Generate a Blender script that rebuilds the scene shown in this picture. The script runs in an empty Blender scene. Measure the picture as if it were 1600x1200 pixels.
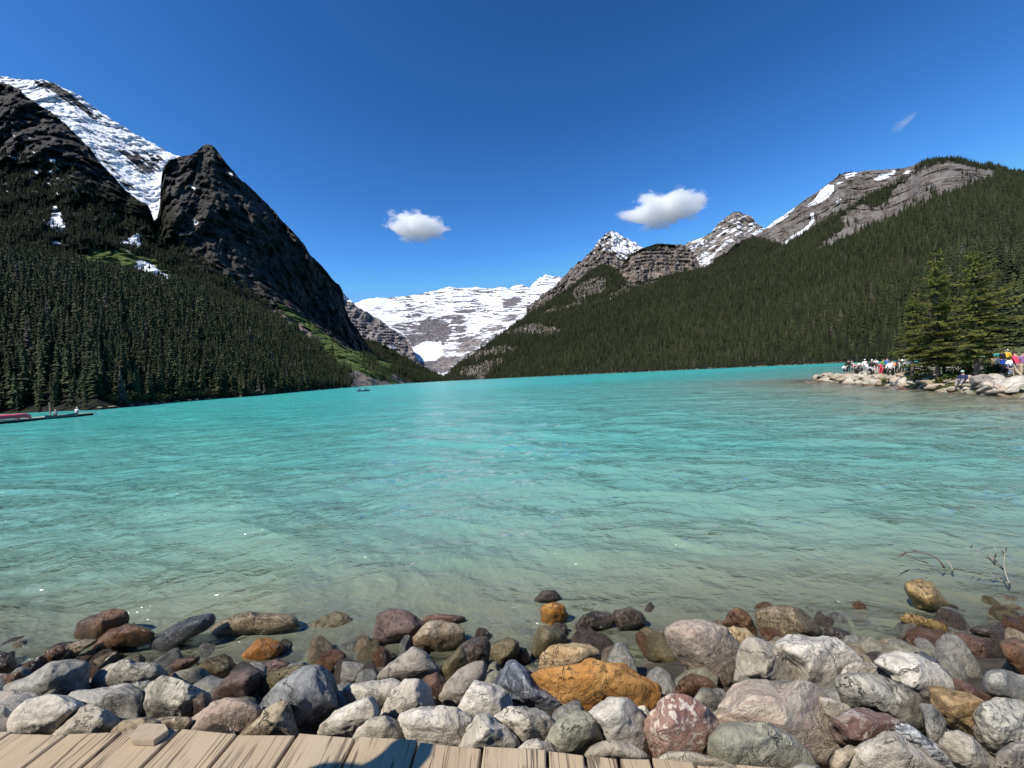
import bpy, bmesh, math, random
import numpy as np
from mathutils import Vector, Matrix
random.seed(7); rng = np.random.default_rng(11)
S = bpy.context.scene
C = S.collection
R = math.radians
# ---------------------------------------------------------------- camera
F_PX = 620.0; CX, CY = 800.0, 600.0
CAMZ = 2.7
PITCH = math.atan(10.7/F_PX); ROLL = math.atan(0.05)
Fv = np.array([0, math.cos(PITCH), -math.sin(PITCH)])
U0 = np.array([0, math.sin(PITCH), math.cos(PITCH)])
X0 = np.array([1.0, 0, 0])
Rv = math.cos(ROLL)*X0 - math.sin(ROLL)*U0
Uv = math.cos(ROLL)*U0 + math.sin(ROLL)*X0
CAM = np.array([0, 0, CAMZ])
def ray(px, py):
    px = np.asarray(px, float); py = np.asarray(py, float)
    return Fv + ((px-CX)/F_PX)[..., None]*Rv + ((CY-py)/F_PX)[..., None]*Uv
def uw(px, py):
    d = ray(px, py); return d[..., 0]/d[..., 1], d[..., 2]/d[..., 1]
def on_z(px, py, z):
    d = ray(px, py); t = (z-CAMZ)/d[2]; return CAM + d*t
def at_y(px, py, Y):
    d = ray(px, py); return CAM + d*(Y/d[1])
def to_px(u, w):
    d = np.stack([u, np.ones_like(u), w], -1)
    dep = d@Fv
    return CX + F_PX*(d@Rv)/dep, CY - F_PX*(d@Uv)/dep
def pxof(X, Y, Z):
    return to_px(X/Y, (Z-CAMZ)/Y)

cam = bpy.data.cameras.new('camera'); camo = bpy.data.objects.new('camera', cam); C.objects.link(camo)
cam.sensor_width = 36; cam.lens = 36*F_PX/1600; cam.clip_start = 0.05; cam.clip_end = 40000
M = Matrix(((Rv[0], Uv[0], -Fv[0], 0), (Rv[1], Uv[1], -Fv[1], 0), (Rv[2], Uv[2], -Fv[2], CAMZ), (0, 0, 0, 1)))
camo.matrix_world = M
S.camera = camo

# ---------------------------------------------------------------- light
SUN_AZ, SUN_EL = 130.0, 50.0     # degrees to the left of the view, height
sdir = np.array([-math.sin(R(SUN_AZ))*math.cos(R(SUN_EL)), math.cos(R(SUN_AZ))*math.cos(R(SUN_EL)), math.sin(R(SUN_EL))])
sl = bpy.data.lights.new('sun', 'SUN'); sl.energy = 4.8; sl.angle = R(0.53); sl.color = (1.0, 0.935, 0.84)
so = bpy.data.objects.new('sun', sl); C.objects.link(so)
so.rotation_euler = Vector(sdir).to_track_quat('Z', 'Y').to_euler(); so.location = (-60, -40, 90)
W = bpy.data.worlds.new('World'); S.world = W; W.use_nodes = True
wn = W.node_tree.nodes; wl = W.node_tree.links; wn.clear()
sky = wn.new('ShaderNodeTexSky'); sky.sky_type = 'NISHITA'; sky.sun_disc = False
sky.sun_elevation = R(SUN_EL); sky.sun_rotation = R(360-SUN_AZ); sky.altitude = 1700; sky.air_density = 1.0; sky.dust_density = 0.15; sky.ozone_density = 4.5
bg = wn.new('ShaderNodeBackground'); bg.inputs[1].default_value = 0.115
sc_ = wn.new('ShaderNodeSeparateColor'); cb_ = wn.new('ShaderNodeCombineColor'); wl.new(sky.outputs[0], sc_.inputs[0])
for i_, (e_, k_) in enumerate([(2.1, .43), (1.7, .60), (1.6, .60)]):
    p1 = wn.new('ShaderNodeMath'); p1.operation = 'POWER'; wl.new(sc_.outputs[i_], p1.inputs[0]); p1.inputs[1].default_value = e_
    p2 = wn.new('ShaderNodeMath'); p2.operation = 'MULTIPLY'; wl.new(p1.outputs[0], p2.inputs[0]); p2.inputs[1].default_value = k_; p3 = wn.new('ShaderNodeMath'); p3.operation = 'MINIMUM'; wl.new(p2.outputs[0], p3.inputs[0]); p3.inputs[1].default_value = (1.3, 3.1, 6.0)[i_]; wl.new(p3.outputs[0], cb_.inputs[i_])
wl.new(cb_.outputs[0], bg.inputs[0])
wo = wn.new('ShaderNodeOutputWorld'); wl.new(bg.outputs[0], wo.inputs[0])
S.view_settings.view_transform = 'Standard'; S.view_settings.look = 'None'; S.view_settings.exposure = 0.42; S.view_settings.gamma = 1
cy = S.cycles
S.render.engine = 'CYCLES'
cy.max_bounces = 14; cy.diffuse_bounces = 2; cy.glossy_bounces = 2; cy.transmission_bounces = 3; cy.transparent_max_bounces = 10; cy.volume_bounces = 12
cy.use_denoising = True
try: cy.denoiser = 'OPENIMAGEDENOISE'
except Exception: pass
cy.sample_clamp_indirect = 4; cy.caustics_reflective = False; cy.caustics_refractive = False
cy.volume_step_rate = 1.0; cy.volume_max_steps = 128

# ---------------------------------------------------------------- numpy noise
_perm = np.random.default_rng(5).permutation(256); _perm = np.concatenate([_perm, _perm, _perm])
_g = np.random.default_rng(6).normal(size=(256, 3)); _g /= np.linalg.norm(_g, axis=1)[:, None]
def noise3(x, y, z):
    x = np.asarray(x, float); y = np.asarray(y, float)+0*x; z = np.asarray(z, float)+0*x
    xi = np.floor(x).astype(int); yi = np.floor(y).astype(int); zi = np.floor(z).astype(int)
    xf, yf, zf = x-xi, y-yi, z-zi
    f = lambda t: t*t*t*(t*(t*6-15)+10)
    uu, vv, ww = f(xf), f(yf), f(zf)
    out = 0
    for dx in (0, 1):
        for dy in (0, 1):
            for dz in (0, 1):
                h = _perm[(_perm[(_perm[(xi+dx) & 255]+(yi+dy)) & 255]+(zi+dz)) & 255]
                g = _g[h]
                d = g[..., 0]*(xf-dx)+g[..., 1]*(yf-dy)+g[..., 2]*(zf-dz)
                out = out + d*(uu if dx else 1-uu)*(vv if dy else 1-vv)*(ww if dz else 1-ww)
    return out*1.6
def fbm(x, y, z, o=4, gain=0.5):
    s = 0; a = 1
    for i in range(o):
        s = s + a*noise3(x*2**i+i*7.3, np.asarray(y)*2**i+i*3.1, np.asarray(z)*2**i); a *= gain
    return s
def ridged(x, y, z, o=4, gain=0.5):
    s = 0; a = 1
    for i in range(o):
        s = s + a*(1-2*np.abs(noise3(x*2**i+i*7.3, np.asarray(y)*2**i+i*3.1, np.asarray(z)*2**i))); a *= gain
    return s
def sstep(a, b, x):
    t = np.clip((x-a)/(b-a), 0, 1); return t*t*(3-2*t)

# ---------------------------------------------------------------- mesh helpers
def mesh_np(name, v, f, mat=None, smooth=True, attrs=None):
    """v (n,3); f (m,3) or (m,4) index array"""
    me = bpy.data.meshes.new(name)
    v = np.ascontiguousarray(v, dtype=np.float32); f = np.ascontiguousarray(f, dtype=np.int32)
    n, k = f.shape
    me.vertices.add(len(v)); me.vertices.foreach_set('co', v.ravel())
    me.loops.add(n*k); me.loops.foreach_set('vertex_index', f.ravel())
    me.polygons.add(n); me.polygons.foreach_set('loop_start', np.arange(0, n*k, k, dtype=np.int32))
    me.polygons.foreach_set('loop_total', np.full(n, k, dtype=np.int32))
    me.polygons.foreach_set('use_smooth', np.full(n, smooth, dtype=bool))
    if attrs:
        for an, av in attrs.items():
            av = np.asarray(av, np.float32)
            if av.ndim == 1:
                a = me.attributes.new(an, 'FLOAT', 'POINT'); a.data.foreach_set('value', av.ravel())
            elif av.shape[1] == 4:
                a = me.color_attributes.new(an, 'FLOAT_COLOR', 'POINT'); a.data.foreach_set('color', av.ravel())
            else:
                a = me.attributes.new(an, 'FLOAT_VECTOR', 'POINT'); a.data.foreach_set('vector', av.ravel())
    me.update(); me.validate()
    if mat: me.materials.append(mat)
    return me
def link(name, me, parent=None, loc=None, label=None, cat=None, group=None, kind=None):
    o = bpy.data.objects.new(name, me); C.objects.link(o)
    if parent is not None: o.parent = parent
    if loc is not None: o.location = loc
    tag(o, label, cat, group, kind); return o
def tag(o, label=None, cat=None, group=None, kind=None):
    if label: o['label'] = label
    if cat: o['category'] = cat
    if group: o['group'] = group
    if kind: o['kind'] = kind
    return o
def empty(name, loc, label, cat, group=None, rz=0, kind=None):
    o = bpy.data.objects.new(name, None); C.objects.link(o); o.location = loc; o.rotation_euler = (0, 0, rz)
    o.empty_display_size = .3
    return tag(o, label, cat, group, kind)
def grid_faces(nr, nc):
    i = np.arange(nr-1)[:, None]*nc + np.arange(nc-1)[None, :]
    return np.stack([i, i+1, i+1+nc, i+nc], -1).reshape(-1, 4)
def bm_mesh(name, bm, mat=None, smooth=False):
    me = bpy.data.meshes.new(name); bm.normal_update(); bm.to_mesh(me); bm.free()
    if mat: me.materials.append(mat)
    if smooth:
        me.polygons.foreach_set('use_smooth', [True]*len(me.polygons))
    return me
_ico = {}
def ico(n):
    if n not in _ico:
        bm = bmesh.new(); bmesh.ops.create_icosphere(bm, subdivisions=n, radius=1.0)
        v = np.array([p.co[:] for p in bm.verts]); f = np.array([[q.index for q in p.verts] for p in bm.faces]); bm.free()
        _ico[n] = (v, f)
    return _ico[n]
def tube(bm, pts, rad, seg=6, cap=True):
    rings = []
    for i, p in enumerate(pts):
        p = Vector(p); a = Vector(pts[max(i-1, 0)]); b = Vector(pts[min(i+1, len(pts)-1)])
        t = (b-a).normalized(); s = t.orthogonal().normalized() if i == 0 else (side - t*side.dot(t)).normalized()
        side = s; q = t.cross(s); r = rad[i] if hasattr(rad, '__len__') else rad
        rings.append([bm.verts.new(p+s*(r*math.cos(2*math.pi*k/seg))+q*(r*math.sin(2*math.pi*k/seg))) for k in range(seg)])
    for A, B in zip(rings, rings[1:]):
        for k in range(seg): bm.faces.new((A[k], A[(k+1) % seg], B[(k+1) % seg], B[k]))
    if cap:
        bm.faces.new(rings[0][::-1]); bm.faces.new(rings[-1])

# ---------------------------------------------------------------- node helpers
class NT:
    def __init__(s, name):
        s.m = bpy.data.materials.new(name); s.m.use_nodes = True
        s.t = s.m.node_tree; s.t.nodes.clear(); s.out = s.n('ShaderNodeOutputMaterial')
    def n(s, ty, **k):
        x = s.t.nodes.new(ty)
        for a, b in k.items(): setattr(x, a, b)
        return x
    def l(s, a, b): s.t.links.new(a, b)
    def put(s, sock, v):
        if isinstance(v, bpy.types.NodeSocket): s.l(v, sock)
        elif isinstance(v, (tuple, list)) and len(v) == 3 and sock.type == 'RGBA': sock.default_value = (*v, 1)
        else: sock.default_value = v
    def math(s, op, a, b=0.0, c=None, clamp=False):
        x = s.n('ShaderNodeMath', operation=op, use_clamp=clamp); s.put(x.inputs[0], a); s.put(x.inputs[1], b)
        if c is not None: s.put(x.inputs[2], c)
        return x.outputs[0]
    def mix(s, f, a, b, mode='MIX'):
        x = s.n('ShaderNodeMix', data_type='RGBA', blend_type=mode); s.put(x.inputs[0], f); s.put(x.inputs[6], a); s.put(x.inputs[7], b)
        return x.outputs[2]
    def noise(s, vec, scale, detail=4, rough=.55, dist=0.0, out=0):
        x = s.n('ShaderNodeTexNoise'); s.put(x.inputs['Vector'], vec); x.inputs['Scale'].default_value = scale
        x.inputs['Detail'].default_value = detail; x.inputs['Roughness'].default_value = rough; x.inputs['Distortion'].default_value = dist
        return x.outputs[out]
    def vor(s, vec, scale, feature='F1', out=0):
        x = s.n('ShaderNodeTexVoronoi', feature=feature); s.put(x.inputs['Vector'], vec); x.inputs['Scale'].default_value = scale
        return x.outputs[out]
    def ss(s, a, b, v):
        x = s.n('ShaderNodeMapRange', interpolation_type='SMOOTHSTEP'); s.put(x.inputs[0], v)
        x.inputs[1].default_value = a; x.inputs[2].default_value = b; x.inputs[3].default_value = 0; x.inputs[4].default_value = 1
        return x.outputs[0]
    def scale(s, vec, v, rot=(0, 0, 0), loc=(0, 0, 0)):
        x = s.n('ShaderNodeMapping'); s.put(x.inputs[0], vec); x.inputs['Scale'].default_value = v; x.inputs['Rotation'].default_value = rot; x.inputs['Location'].default_value = loc
        return x.outputs[0]
    def pos(s): return s.n('ShaderNodeNewGeometry').outputs['Position']
    def nrm(s): return s.n('ShaderNodeNewGeometry').outputs['True Normal']
    def sep(s, v):
        x = s.n('ShaderNodeSeparateXYZ'); s.put(x.inputs[0], v); return x.outputs
    def bump(s, h, strength=1.0, dist=1.0, normal=None):
        x = s.n('ShaderNodeBump'); x.inputs['Strength'].default_value = strength; x.inputs['Distance'].default_value = dist; s.put(x.inputs['Height'], h)
        if normal is not None: s.put(x.inputs['Normal'], normal)
        return x.outputs[0]
    def pbsdf(s, col, rough=.8, normal=None, spec=.3, **k):
        x = s.n('ShaderNodeBsdfPrincipled'); s.put(x.inputs['Base Color'], col); s.put(x.inputs['Roughness'], rough)
        s.put(x.inputs['Specular IOR Level'], spec)
        if normal is not None: s.put(x.inputs['Normal'], normal)
        for a, b in k.items(): s.put(x.inputs[a], b)
        s.l(x.outputs[0], s.out.inputs[0]); return s.m
def simple(name, col, rough=.7, var=.15, scale=8.0):
    m = NT(name); oi = m.n('ShaderNodeTexCoord').outputs['Object']
    n = m.noise(oi, scale, 3)
    c = m.mix(n, tuple(c*(1-var) for c in col), tuple(min(1, c*(1+var)) for c in col))
    return m.pbsdf(c, rough)

def seg_sd(px, py, poly):
    """signed distance in pixels to a polygon: positive inside"""
    px = np.asarray(px, float); py = np.asarray(py, float)+0*px
    P = np.array(poly, float); Q = np.roll(P, -1, 0)
    d = np.full(px.shape, 1e9); ins = np.zeros(px.shape, bool)
    for (ax, ay), (bx, by) in zip(P, Q):
        ex, ey = bx-ax, by-ay
        t = np.clip(((px-ax)*ex+(py-ay)*ey)/(ex*ex+ey*ey+1e-9), 0, 1)
        d = np.minimum(d, np.hypot(px-ax-t*ex, py-ay-t*ey))
        c = ((ay > py) != (by > py)) & (px < (bx-ax)*(py-ay)/((by-ay) if by != ay else 1e-9)+ax)
        ins ^= c
    return np.where(ins, d, -d)
def inpoly(px, py, poly, feather=2.0):
    return np.clip(seg_sd(px, py, poly)/feather*.5+.5, 0, 1)
def crop(pts, ox, oy, s=4.0): return [(ox+a/s, oy+b/s) for a, b in pts]
# ================================================================= terrain
def terrain_mat(name, rockA, rockB, strata=0.012, dip=(0.0, 0.0), snow=(.76, .775, .80), veg=(.045, .06, .022), floor=(.016, .018, .010), scree=(.30, .28, .26), dark=.5, contrast=1.0):
    m = NT(name); p = m.pos(); x, y, z = m.sep(p)
    at = m.n('ShaderNodeAttribute', attribute_name='mask'); sn, vg, sc = m.sep(at.outputs['Color'])
    n1 = m.noise(p, .006, 8, .6); n2 = m.noise(p, .035, 6, .65)
    # bedding bands follow height, tilted by a small dip and bent by noise
    h = m.math('ADD', z, m.math('ADD', m.math('MULTIPLY', x, dip[0]), m.math('MULTIPLY', y, dip[1])))
    h = m.math('ADD', h, m.math('MULTIPLY', n1, 60))
    cv = m.n('ShaderNodeCombineXYZ'); m.put(cv.inputs[0], m.math('MULTIPLY', x, .0012)); m.put(cv.inputs[2], m.math('MULTIPLY', h, strata))
    b = m.noise(cv.outputs[0], 3.0, 6, .7)
    c = m.mix(m.ss(.35, .65, b), rockA, rockB)
    run = m.noise(m.scale(p, (.045, .045, .008)), 1.0, 5, .65, .4)
    c = m.mix(m.math('MULTIPLY', m.ss(.42, .66, n2), dark), c, tuple(v*.35 for v in rockA))
    c = m.mix(m.math('MULTIPLY', m.ss(.50, .62, run), .5), c, tuple(v*.45 for v in rockA)); c = m.mix(m.math('MULTIPLY', m.ss(.44, .34, run), .4), c, tuple(v*1.25 for v in rockB))
    c = m.mix(m.math('MULTIPLY', m.ss(.56, .60, b), .35), c, tuple(v*.45 for v in rockA))
    k1 = m.math('ABSOLUTE', m.math('SUBTRACT', m.noise(m.scale(p, (.020, .020, .0075)), 1.0, 5, .6, .5), .5)); k2 = m.math('ABSOLUTE', m.math('SUBTRACT', m.noise(m.scale(p, (.022, .022, .07)), 1.0, 4, .6, .3), .5))
    ck = m.math('MAXIMUM', m.ss(.030, .004, k1), m.math('MULTIPLY', m.ss(.026, .004, k2), .8))
    c = m.mix(m.math('MULTIPLY', ck, .6), c, tuple(v*.3 for v in rockA))
    nv = m.noise(p, .02, 6, .7)
    c = m.mix(m.ss(.45, .55, m.math('ADD', sc, m.math('MULTIPLY', m.math('SUBTRACT', nv, .5), .8))), c, m.mix(n2, tuple(v*.8 for v in scree), tuple(v*1.2 for v in scree)))
    vm = m.ss(.45, .55, m.math('ADD', vg, m.math('MULTIPLY', m.math('SUBTRACT', nv, .5), .9)))
    md = m.ss(.3, .7, m.math('ADD', at.outputs['Alpha'], m.math('SUBTRACT', nv, .5)))
    vc = m.mix(md, m.mix(m.noise(p, .05, 4), tuple(v*.6 for v in floor), tuple(v*1.7 for v in floor)), m.mix(m.noise(p, .05, 4), tuple(v*.6 for v in veg), tuple(v*1.5 for v in veg)))
    c = m.mix(vm, c, vc)
    ns = m.math('ADD', m.math('MULTIPLY', m.math('SUBTRACT', b, .5), 1.5*contrast), m.math('MULTIPLY', m.math('SUBTRACT', m.noise(p, .018, 7, .7), .5), .9))
    sm = m.ss(.44, .56, m.math('ADD', sn, ns))
    sm = m.math('MULTIPLY', sm, m.ss(.04, .14, sn))
    c = m.mix(sm, c, snow)
    bh = m.math('ADD', m.math('MULTIPLY', n2, 14), m.math('ADD', m.math('MULTIPLY', b, 8), m.math('ADD', m.math('ADD', m.math('MULTIPLY', ck, -7), m.math('MULTIPLY', run, -14)), m.math('MULTIPLY', m.noise(p, .13, 5, .75), 9))))
    nb = m.bump(m.math('MULTIPLY', bh, m.math('SUBTRACT', 1.0, m.math('MULTIPLY', sm, .75))), .8, 1.0)
    return m.pbsdf(c, .85, nb, .15)

def crv(pts, u):
    """pts (px,py,Y); py None = water line"""
    P = []
    for px, py, Y in pts:
        if py is None:
            uu, _ = uw(px, 595); P.append((float(uu), (-1.0-CAMZ)/Y, Y))
        else:
            uu, ww = uw(px, py); P.append((float(uu), float(ww), Y))
    P.sort(key=lambda q: q[0]); P = np.array(P)
    return np.interp(u, P[:, 0], P[:, 1]), np.interp(u, P[:, 0], P[:, 2])

class Patch: pass
def terrain(name, x0, x1, nc, rows, seg, mat, masks, rel=.02, relf=70., jag=.004, jagf=60., ledge=0.0, back=(700, .5), label=None, vert=1.0, bulge=0.0):
    u0 = float(uw(x0, 595)[0]); u1 = float(uw(x1, 595)[0])
    u = np.linspace(u0, u1, nc)
    Wk, Yk = [], []
    for r in rows:
        w, Y = crv(r, u); Wk.append(w); Yk.append(Y)
    Z = [w*Y+CAMZ for w, Y in zip(Wk, Yk)]
    Ys, Zs, T = [], [], []
    for k in range(len(rows)-1):
        n = seg[k]
        for i in range(n):
            t = i/n
            Ys.append(Yk[k]*(1-t)+Yk[k+1]*t)
            Zs.append(Z[k]*(1-t)+Z[k+1]*t + bulge*math.sin(math.pi*t)*(Z[k+1]-Z[k]))
            T.append(k+t)
    Ys.append(Yk[-1]); Zs.append(Z[-1]); T.append(len(rows)-1.0)
    nf = len(Ys)
    Y = np.array(Ys); Zz = np.array(Zs); T = np.array(T)[:, None]
    # soften creases between the rows, keep first and last row
    for _ in range(6):
        Y[1:-1] = (Y[:-2]+2*Y[1:-1]+Y[2:])/4; Zz[1:-1] = (Zz[:-2]+2*Zz[1:-1]+Zz[2:])/4
    U = np.broadcast_to(u, Y.shape); Wd = (Zz-CAMZ)/Y
    px, py = to_px(U, Wd)
    X = U*Y
    tt = T/T.max()
    land = sstep(-1, 12, Zz)
    g = ridged(X/relf*.55+3, Zz/relf*.16*vert, Y/relf*.25, 5, .55)-.9
    d = rel*g + rel*.5*fbm(X/relf*1.9, Zz/relf*1.5, Y/relf*1.9, 4, .55)
    if ledge:
        hh = (Zz + .05*X + 14*noise3(X/160, Y/160, 0*X))/26.0
        fr = hh-np.floor(hh); d = d + ledge*(sstep(0, .8, fr)-.5)*-1*sstep(-.4, .4, noise3(X/200+9, Zz/150, Y/200)+.25)
    d = d*land
    Y2 = Y*(1+d)
    j = jag*(fbm(X/jagf, Zz/jagf, Y/jagf, 5, .55))*land
    Wd2 = Wd + j
    X2 = U*Y2; Z2 = CAMZ+Wd2*Y2
    # first row stays below the water
    Z2[0] = np.minimum(Z2[0], -1.0)
    P = Patch(); P.X, P.Y, P.Z, P.px, P.py, P.T = X2.copy(), Y2.copy(), Z2.copy(), *to_px(X2/Y2, (Z2-CAMZ)/Y2), np.broadcast_to(T, Y.shape)
    mk = masks(P)    # (nf,nc,3)
    P.mask = mk
    # far side of the mountain
    bX, bY, bZ = [X2], [Y2], [Z2]
    for i in range(1, 9):
        t = i/8
        by = Y2[-1]+back[0]*t; k = by/Y2[-1]
        bX.append((X2[-1]*k)[None]); bY.append(by[None]); bZ.append((Z2[-1]*(1-t**1.2*back[1]) - 12*t + 18*t*noise3(X2[-1]/90, by/90, 0))[None])
    X3 = np.concatenate(bX); Y3 = np.concatenate(bY); Z3 = np.concatenate(bZ)
    m3 = np.concatenate([mk, np.repeat(mk[-1:], 8, 0)])
    v = np.stack([X3, Y3, Z3], -1).reshape(-1, 3)
    mead = getattr(P, 'mead', 0*P.X); mead = np.concatenate([mead, np.repeat(mead[-1:], 8, 0)])
    col = np.concatenate([m3.reshape(-1, 3), mead.reshape(-1, 1)], 1)
    me = mesh_np(name, v, grid_faces(*X3.shape), mat, True, {'mask': col})
    P.obj = link(name, me, label=label, kind='structure')
    return P

def mk3(P, snow=0, veg=0, scree=0):
    o = np.zeros(P.X.shape+(3,)); o[..., 0] = snow; o[..., 1] = veg; o[..., 2] = scree; return o

# ---- far left snow peak
def m_p1(P):
    s = .92 + 0*P.X
    st = fbm((P.px*.8+P.py*.62)/60, (P.py*.8-P.px*.62)/5.0, 0, 4, .6)
    s = s + .40*st
    s -= .7*inpoly(P.px, P.py, [(52, 128), (84, 127), (112, 146), (150, 178), (165, 182), (150, 185), (110, 160), (78, 142)], 5)
    s -= .55*inpoly(P.px, P.py, [(185, 232), (215, 238), (252, 246), (252, 270), (230, 272), (205, 258)], 6)
    s -= .4*inpoly(P.px, P.py, [(150, 235), (175, 258), (215, 295), (200, 296), (165, 265)], 3)
    return mk3(P, np.clip(s, 0, 1.4))
far = terrain('snowy_mountain', -420, 345, 520, [
    [(-420, 330, 1500), (0, 330, 1500), (240, 400, 1500), (345, 400, 1500)],
    [(-420, 200, 1650), (0, 200, 1650), (120, 260, 1650), (240, 350, 1650), (345, 340, 1650)],
    [(-420, 90, 2300), (-100, 112, 2300), (0, 119, 2250), (18, 122, 2250), (45, 125, 2250), (70, 125, 2250), (85, 130, 2250), (100, 137, 2250), (125, 150, 2250), (150, 170, 2250), (170, 184, 2250), (190, 196, 2250), (210, 208, 2250), (240, 225, 2250), (262, 237, 2250), (277, 244, 2250), (300, 252, 2250), (345, 262, 2250)]],
    [30, 240], terrain_mat('rock_snow_peak', (.085, .082, .085), (.15, .14, .135), contrast=.22), m_p1, rel=.011, relf=60, jag=.0035, jagf=50, label='far left mountain with a broad streaky snow slope')

# ---- left mountain: forested foot, dark cliff, notch
LF_snow = [crop([(600, 215), (700, 195), (760, 200), (860, 180), (850, 150), (890, 145), (950, 170), (1000, 215), (1060, 250), (1120, 290), (1040, 300), (980, 265), (930, 235), (880, 205), (800, 220), (740, 240), (690, 222)], 0, 370),
           crop([(330, 890), (370, 890), (380, 960), (430, 1050), (360, 1050), (290, 1000), (320, 950)], 0, 100),
           crop([(740, 1100), (790, 1105), (850, 1060), (890, 1075), (880, 1110), (895, 1130), (850, 1145), (760, 1125)], 0, 100),
           crop([(310, 598), (345, 600), (350, 630), (325, 620)], 0, 100), crop([(300, 660), (340, 680), (370, 720), (330, 705)], 0, 100),
           crop([(320, 1110), (350, 1105), (380, 1120), (340, 1128)], 0, 100), crop([(50, 570), (110, 590), (150, 610), (90, 595)], 0, 100),
           crop([(1180, 755), (1215, 770), (1220, 785), (1195, 770)], 0, 100), crop([(1430, 675), (1450, 685), (1455, 697), (1435, 688)], 0, 100),
           crop([(1215, 975), (1235, 985), (1225, 1010), (1210, 995)], 0, 100), crop([(200, 660), (235, 665), (230, 685), (205, 680)], 0, 100)]
LF_top = [(-420, 385), (0, 398), (60, 405), (130, 412), (200, 425), (245, 445), (300, 447), (350, 462), (400, 480), (430, 497), (480, 535), (520, 570), (545, 600), (555, 640), (-420, 700)]
def m_left(P):
    px, py = P.px, P.py
    sn = 0*px
    jit = 3*noise3(px/9, py/7, 0)
    for q in LF_snow: sn = np.maximum(sn, 1.25*inpoly(px+jit, py+jit*.6, q, 2.2))
    st = noise3((px+py*.7)/26, (py-px*.75)/3.6, 1)
    sn = np.maximum(sn, sstep(.42, .6, st)*inpoly(px, py, [(0, 170), (60, 210), (140, 290), (200, 340), (240, 400), (150, 400), (0, 330)], 30)*.95)
    veg = .30 + .35*sstep(250, 330, py)*sstep(330, 240, px+0*py)
    veg = np.maximum(veg, 1.1*inpoly(px, py, LF_top, 8))
    veg = np.maximum(veg, .9*inpoly(px, py, [(120, 400), (190, 390), (225, 405), (205, 420), (130, 418)], 6))
    veg = veg*(1-.9*inpoly(px, py, [(250, 240), (330, 225), (480, 380), (560, 520), (600, 560), (500, 525), (400, 470), (330, 425), (290, 350)], 12))
    mead = inpoly(px, py, [(430, 470), (480, 498), (540, 545), (600, 550), (650, 585), (650, 605), (560, 606), (545, 575), (500, 560), (470, 530)], 5)
    veg = np.maximum(veg, 1.0*mead)
    sc = np.maximum(.9*inpoly(px, py, [(408, 478), (440, 488), (470, 505), (500, 530), (505, 540), (470, 520), (430, 498)], 2.5), .95*inpoly(px, py, [(550, 582), (556, 578), (575, 588), (606, 596), (614, 603), (614, 610), (548, 610)], 4))
    sc = np.maximum(sc, 1.0*inpoly(px, py, [(610, 582), (630, 588), (655, 600), (640, 604), (612, 592)], 3))
    veg = veg*(1-sc)
    o = mk3(P, sn, veg, sc); P.mead = np.clip(np.maximum(mead*1.3, .75*inpoly(px, py, [(110, 400), (190, 388), (260, 415), (300, 440), (250, 452), (130, 428)], 8))+.25*(1-inpoly(px, py, LF_top, 8)), 0, 1.3)
    return o
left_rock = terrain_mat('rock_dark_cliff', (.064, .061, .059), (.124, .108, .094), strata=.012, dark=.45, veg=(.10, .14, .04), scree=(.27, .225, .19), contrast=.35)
LFOOT = [(-420, None, 70), (-200, None, 80), (0, None, 92), (80, None, 90), (150, None, 86), (200, None, 98), (300, None, 135), (400, None, 175), (460, None, 250), (500, None, 330), (550, None, 500), (580, None, 640), (620, None, 950), (690, None, 1700)]
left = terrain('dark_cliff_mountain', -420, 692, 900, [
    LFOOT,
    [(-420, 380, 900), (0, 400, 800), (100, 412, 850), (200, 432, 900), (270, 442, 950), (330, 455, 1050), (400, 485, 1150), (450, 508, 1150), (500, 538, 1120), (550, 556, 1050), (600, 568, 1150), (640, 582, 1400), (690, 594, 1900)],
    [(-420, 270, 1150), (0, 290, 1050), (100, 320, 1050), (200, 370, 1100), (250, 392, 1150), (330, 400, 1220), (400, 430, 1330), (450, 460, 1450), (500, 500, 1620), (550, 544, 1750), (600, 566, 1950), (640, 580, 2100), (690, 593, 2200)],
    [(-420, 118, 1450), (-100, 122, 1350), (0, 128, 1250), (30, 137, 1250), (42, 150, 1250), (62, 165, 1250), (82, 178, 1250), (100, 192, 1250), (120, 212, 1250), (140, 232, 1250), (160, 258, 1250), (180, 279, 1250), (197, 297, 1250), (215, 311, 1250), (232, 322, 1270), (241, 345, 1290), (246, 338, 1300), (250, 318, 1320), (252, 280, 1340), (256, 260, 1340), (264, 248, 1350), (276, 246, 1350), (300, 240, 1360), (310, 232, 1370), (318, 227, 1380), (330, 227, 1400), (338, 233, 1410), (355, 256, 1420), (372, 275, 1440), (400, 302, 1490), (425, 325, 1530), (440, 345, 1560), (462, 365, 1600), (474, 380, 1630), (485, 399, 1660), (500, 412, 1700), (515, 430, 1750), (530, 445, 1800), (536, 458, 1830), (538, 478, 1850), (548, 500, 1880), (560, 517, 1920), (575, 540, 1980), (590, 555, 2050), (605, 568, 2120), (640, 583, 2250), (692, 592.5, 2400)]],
    [210, 90, 190], left_rock, m_left, rel=.032, relf=70, jag=.0045, jagf=60, ledge=.006, label='dark cliff mountain above the left shore', back=(500, .6))

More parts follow.
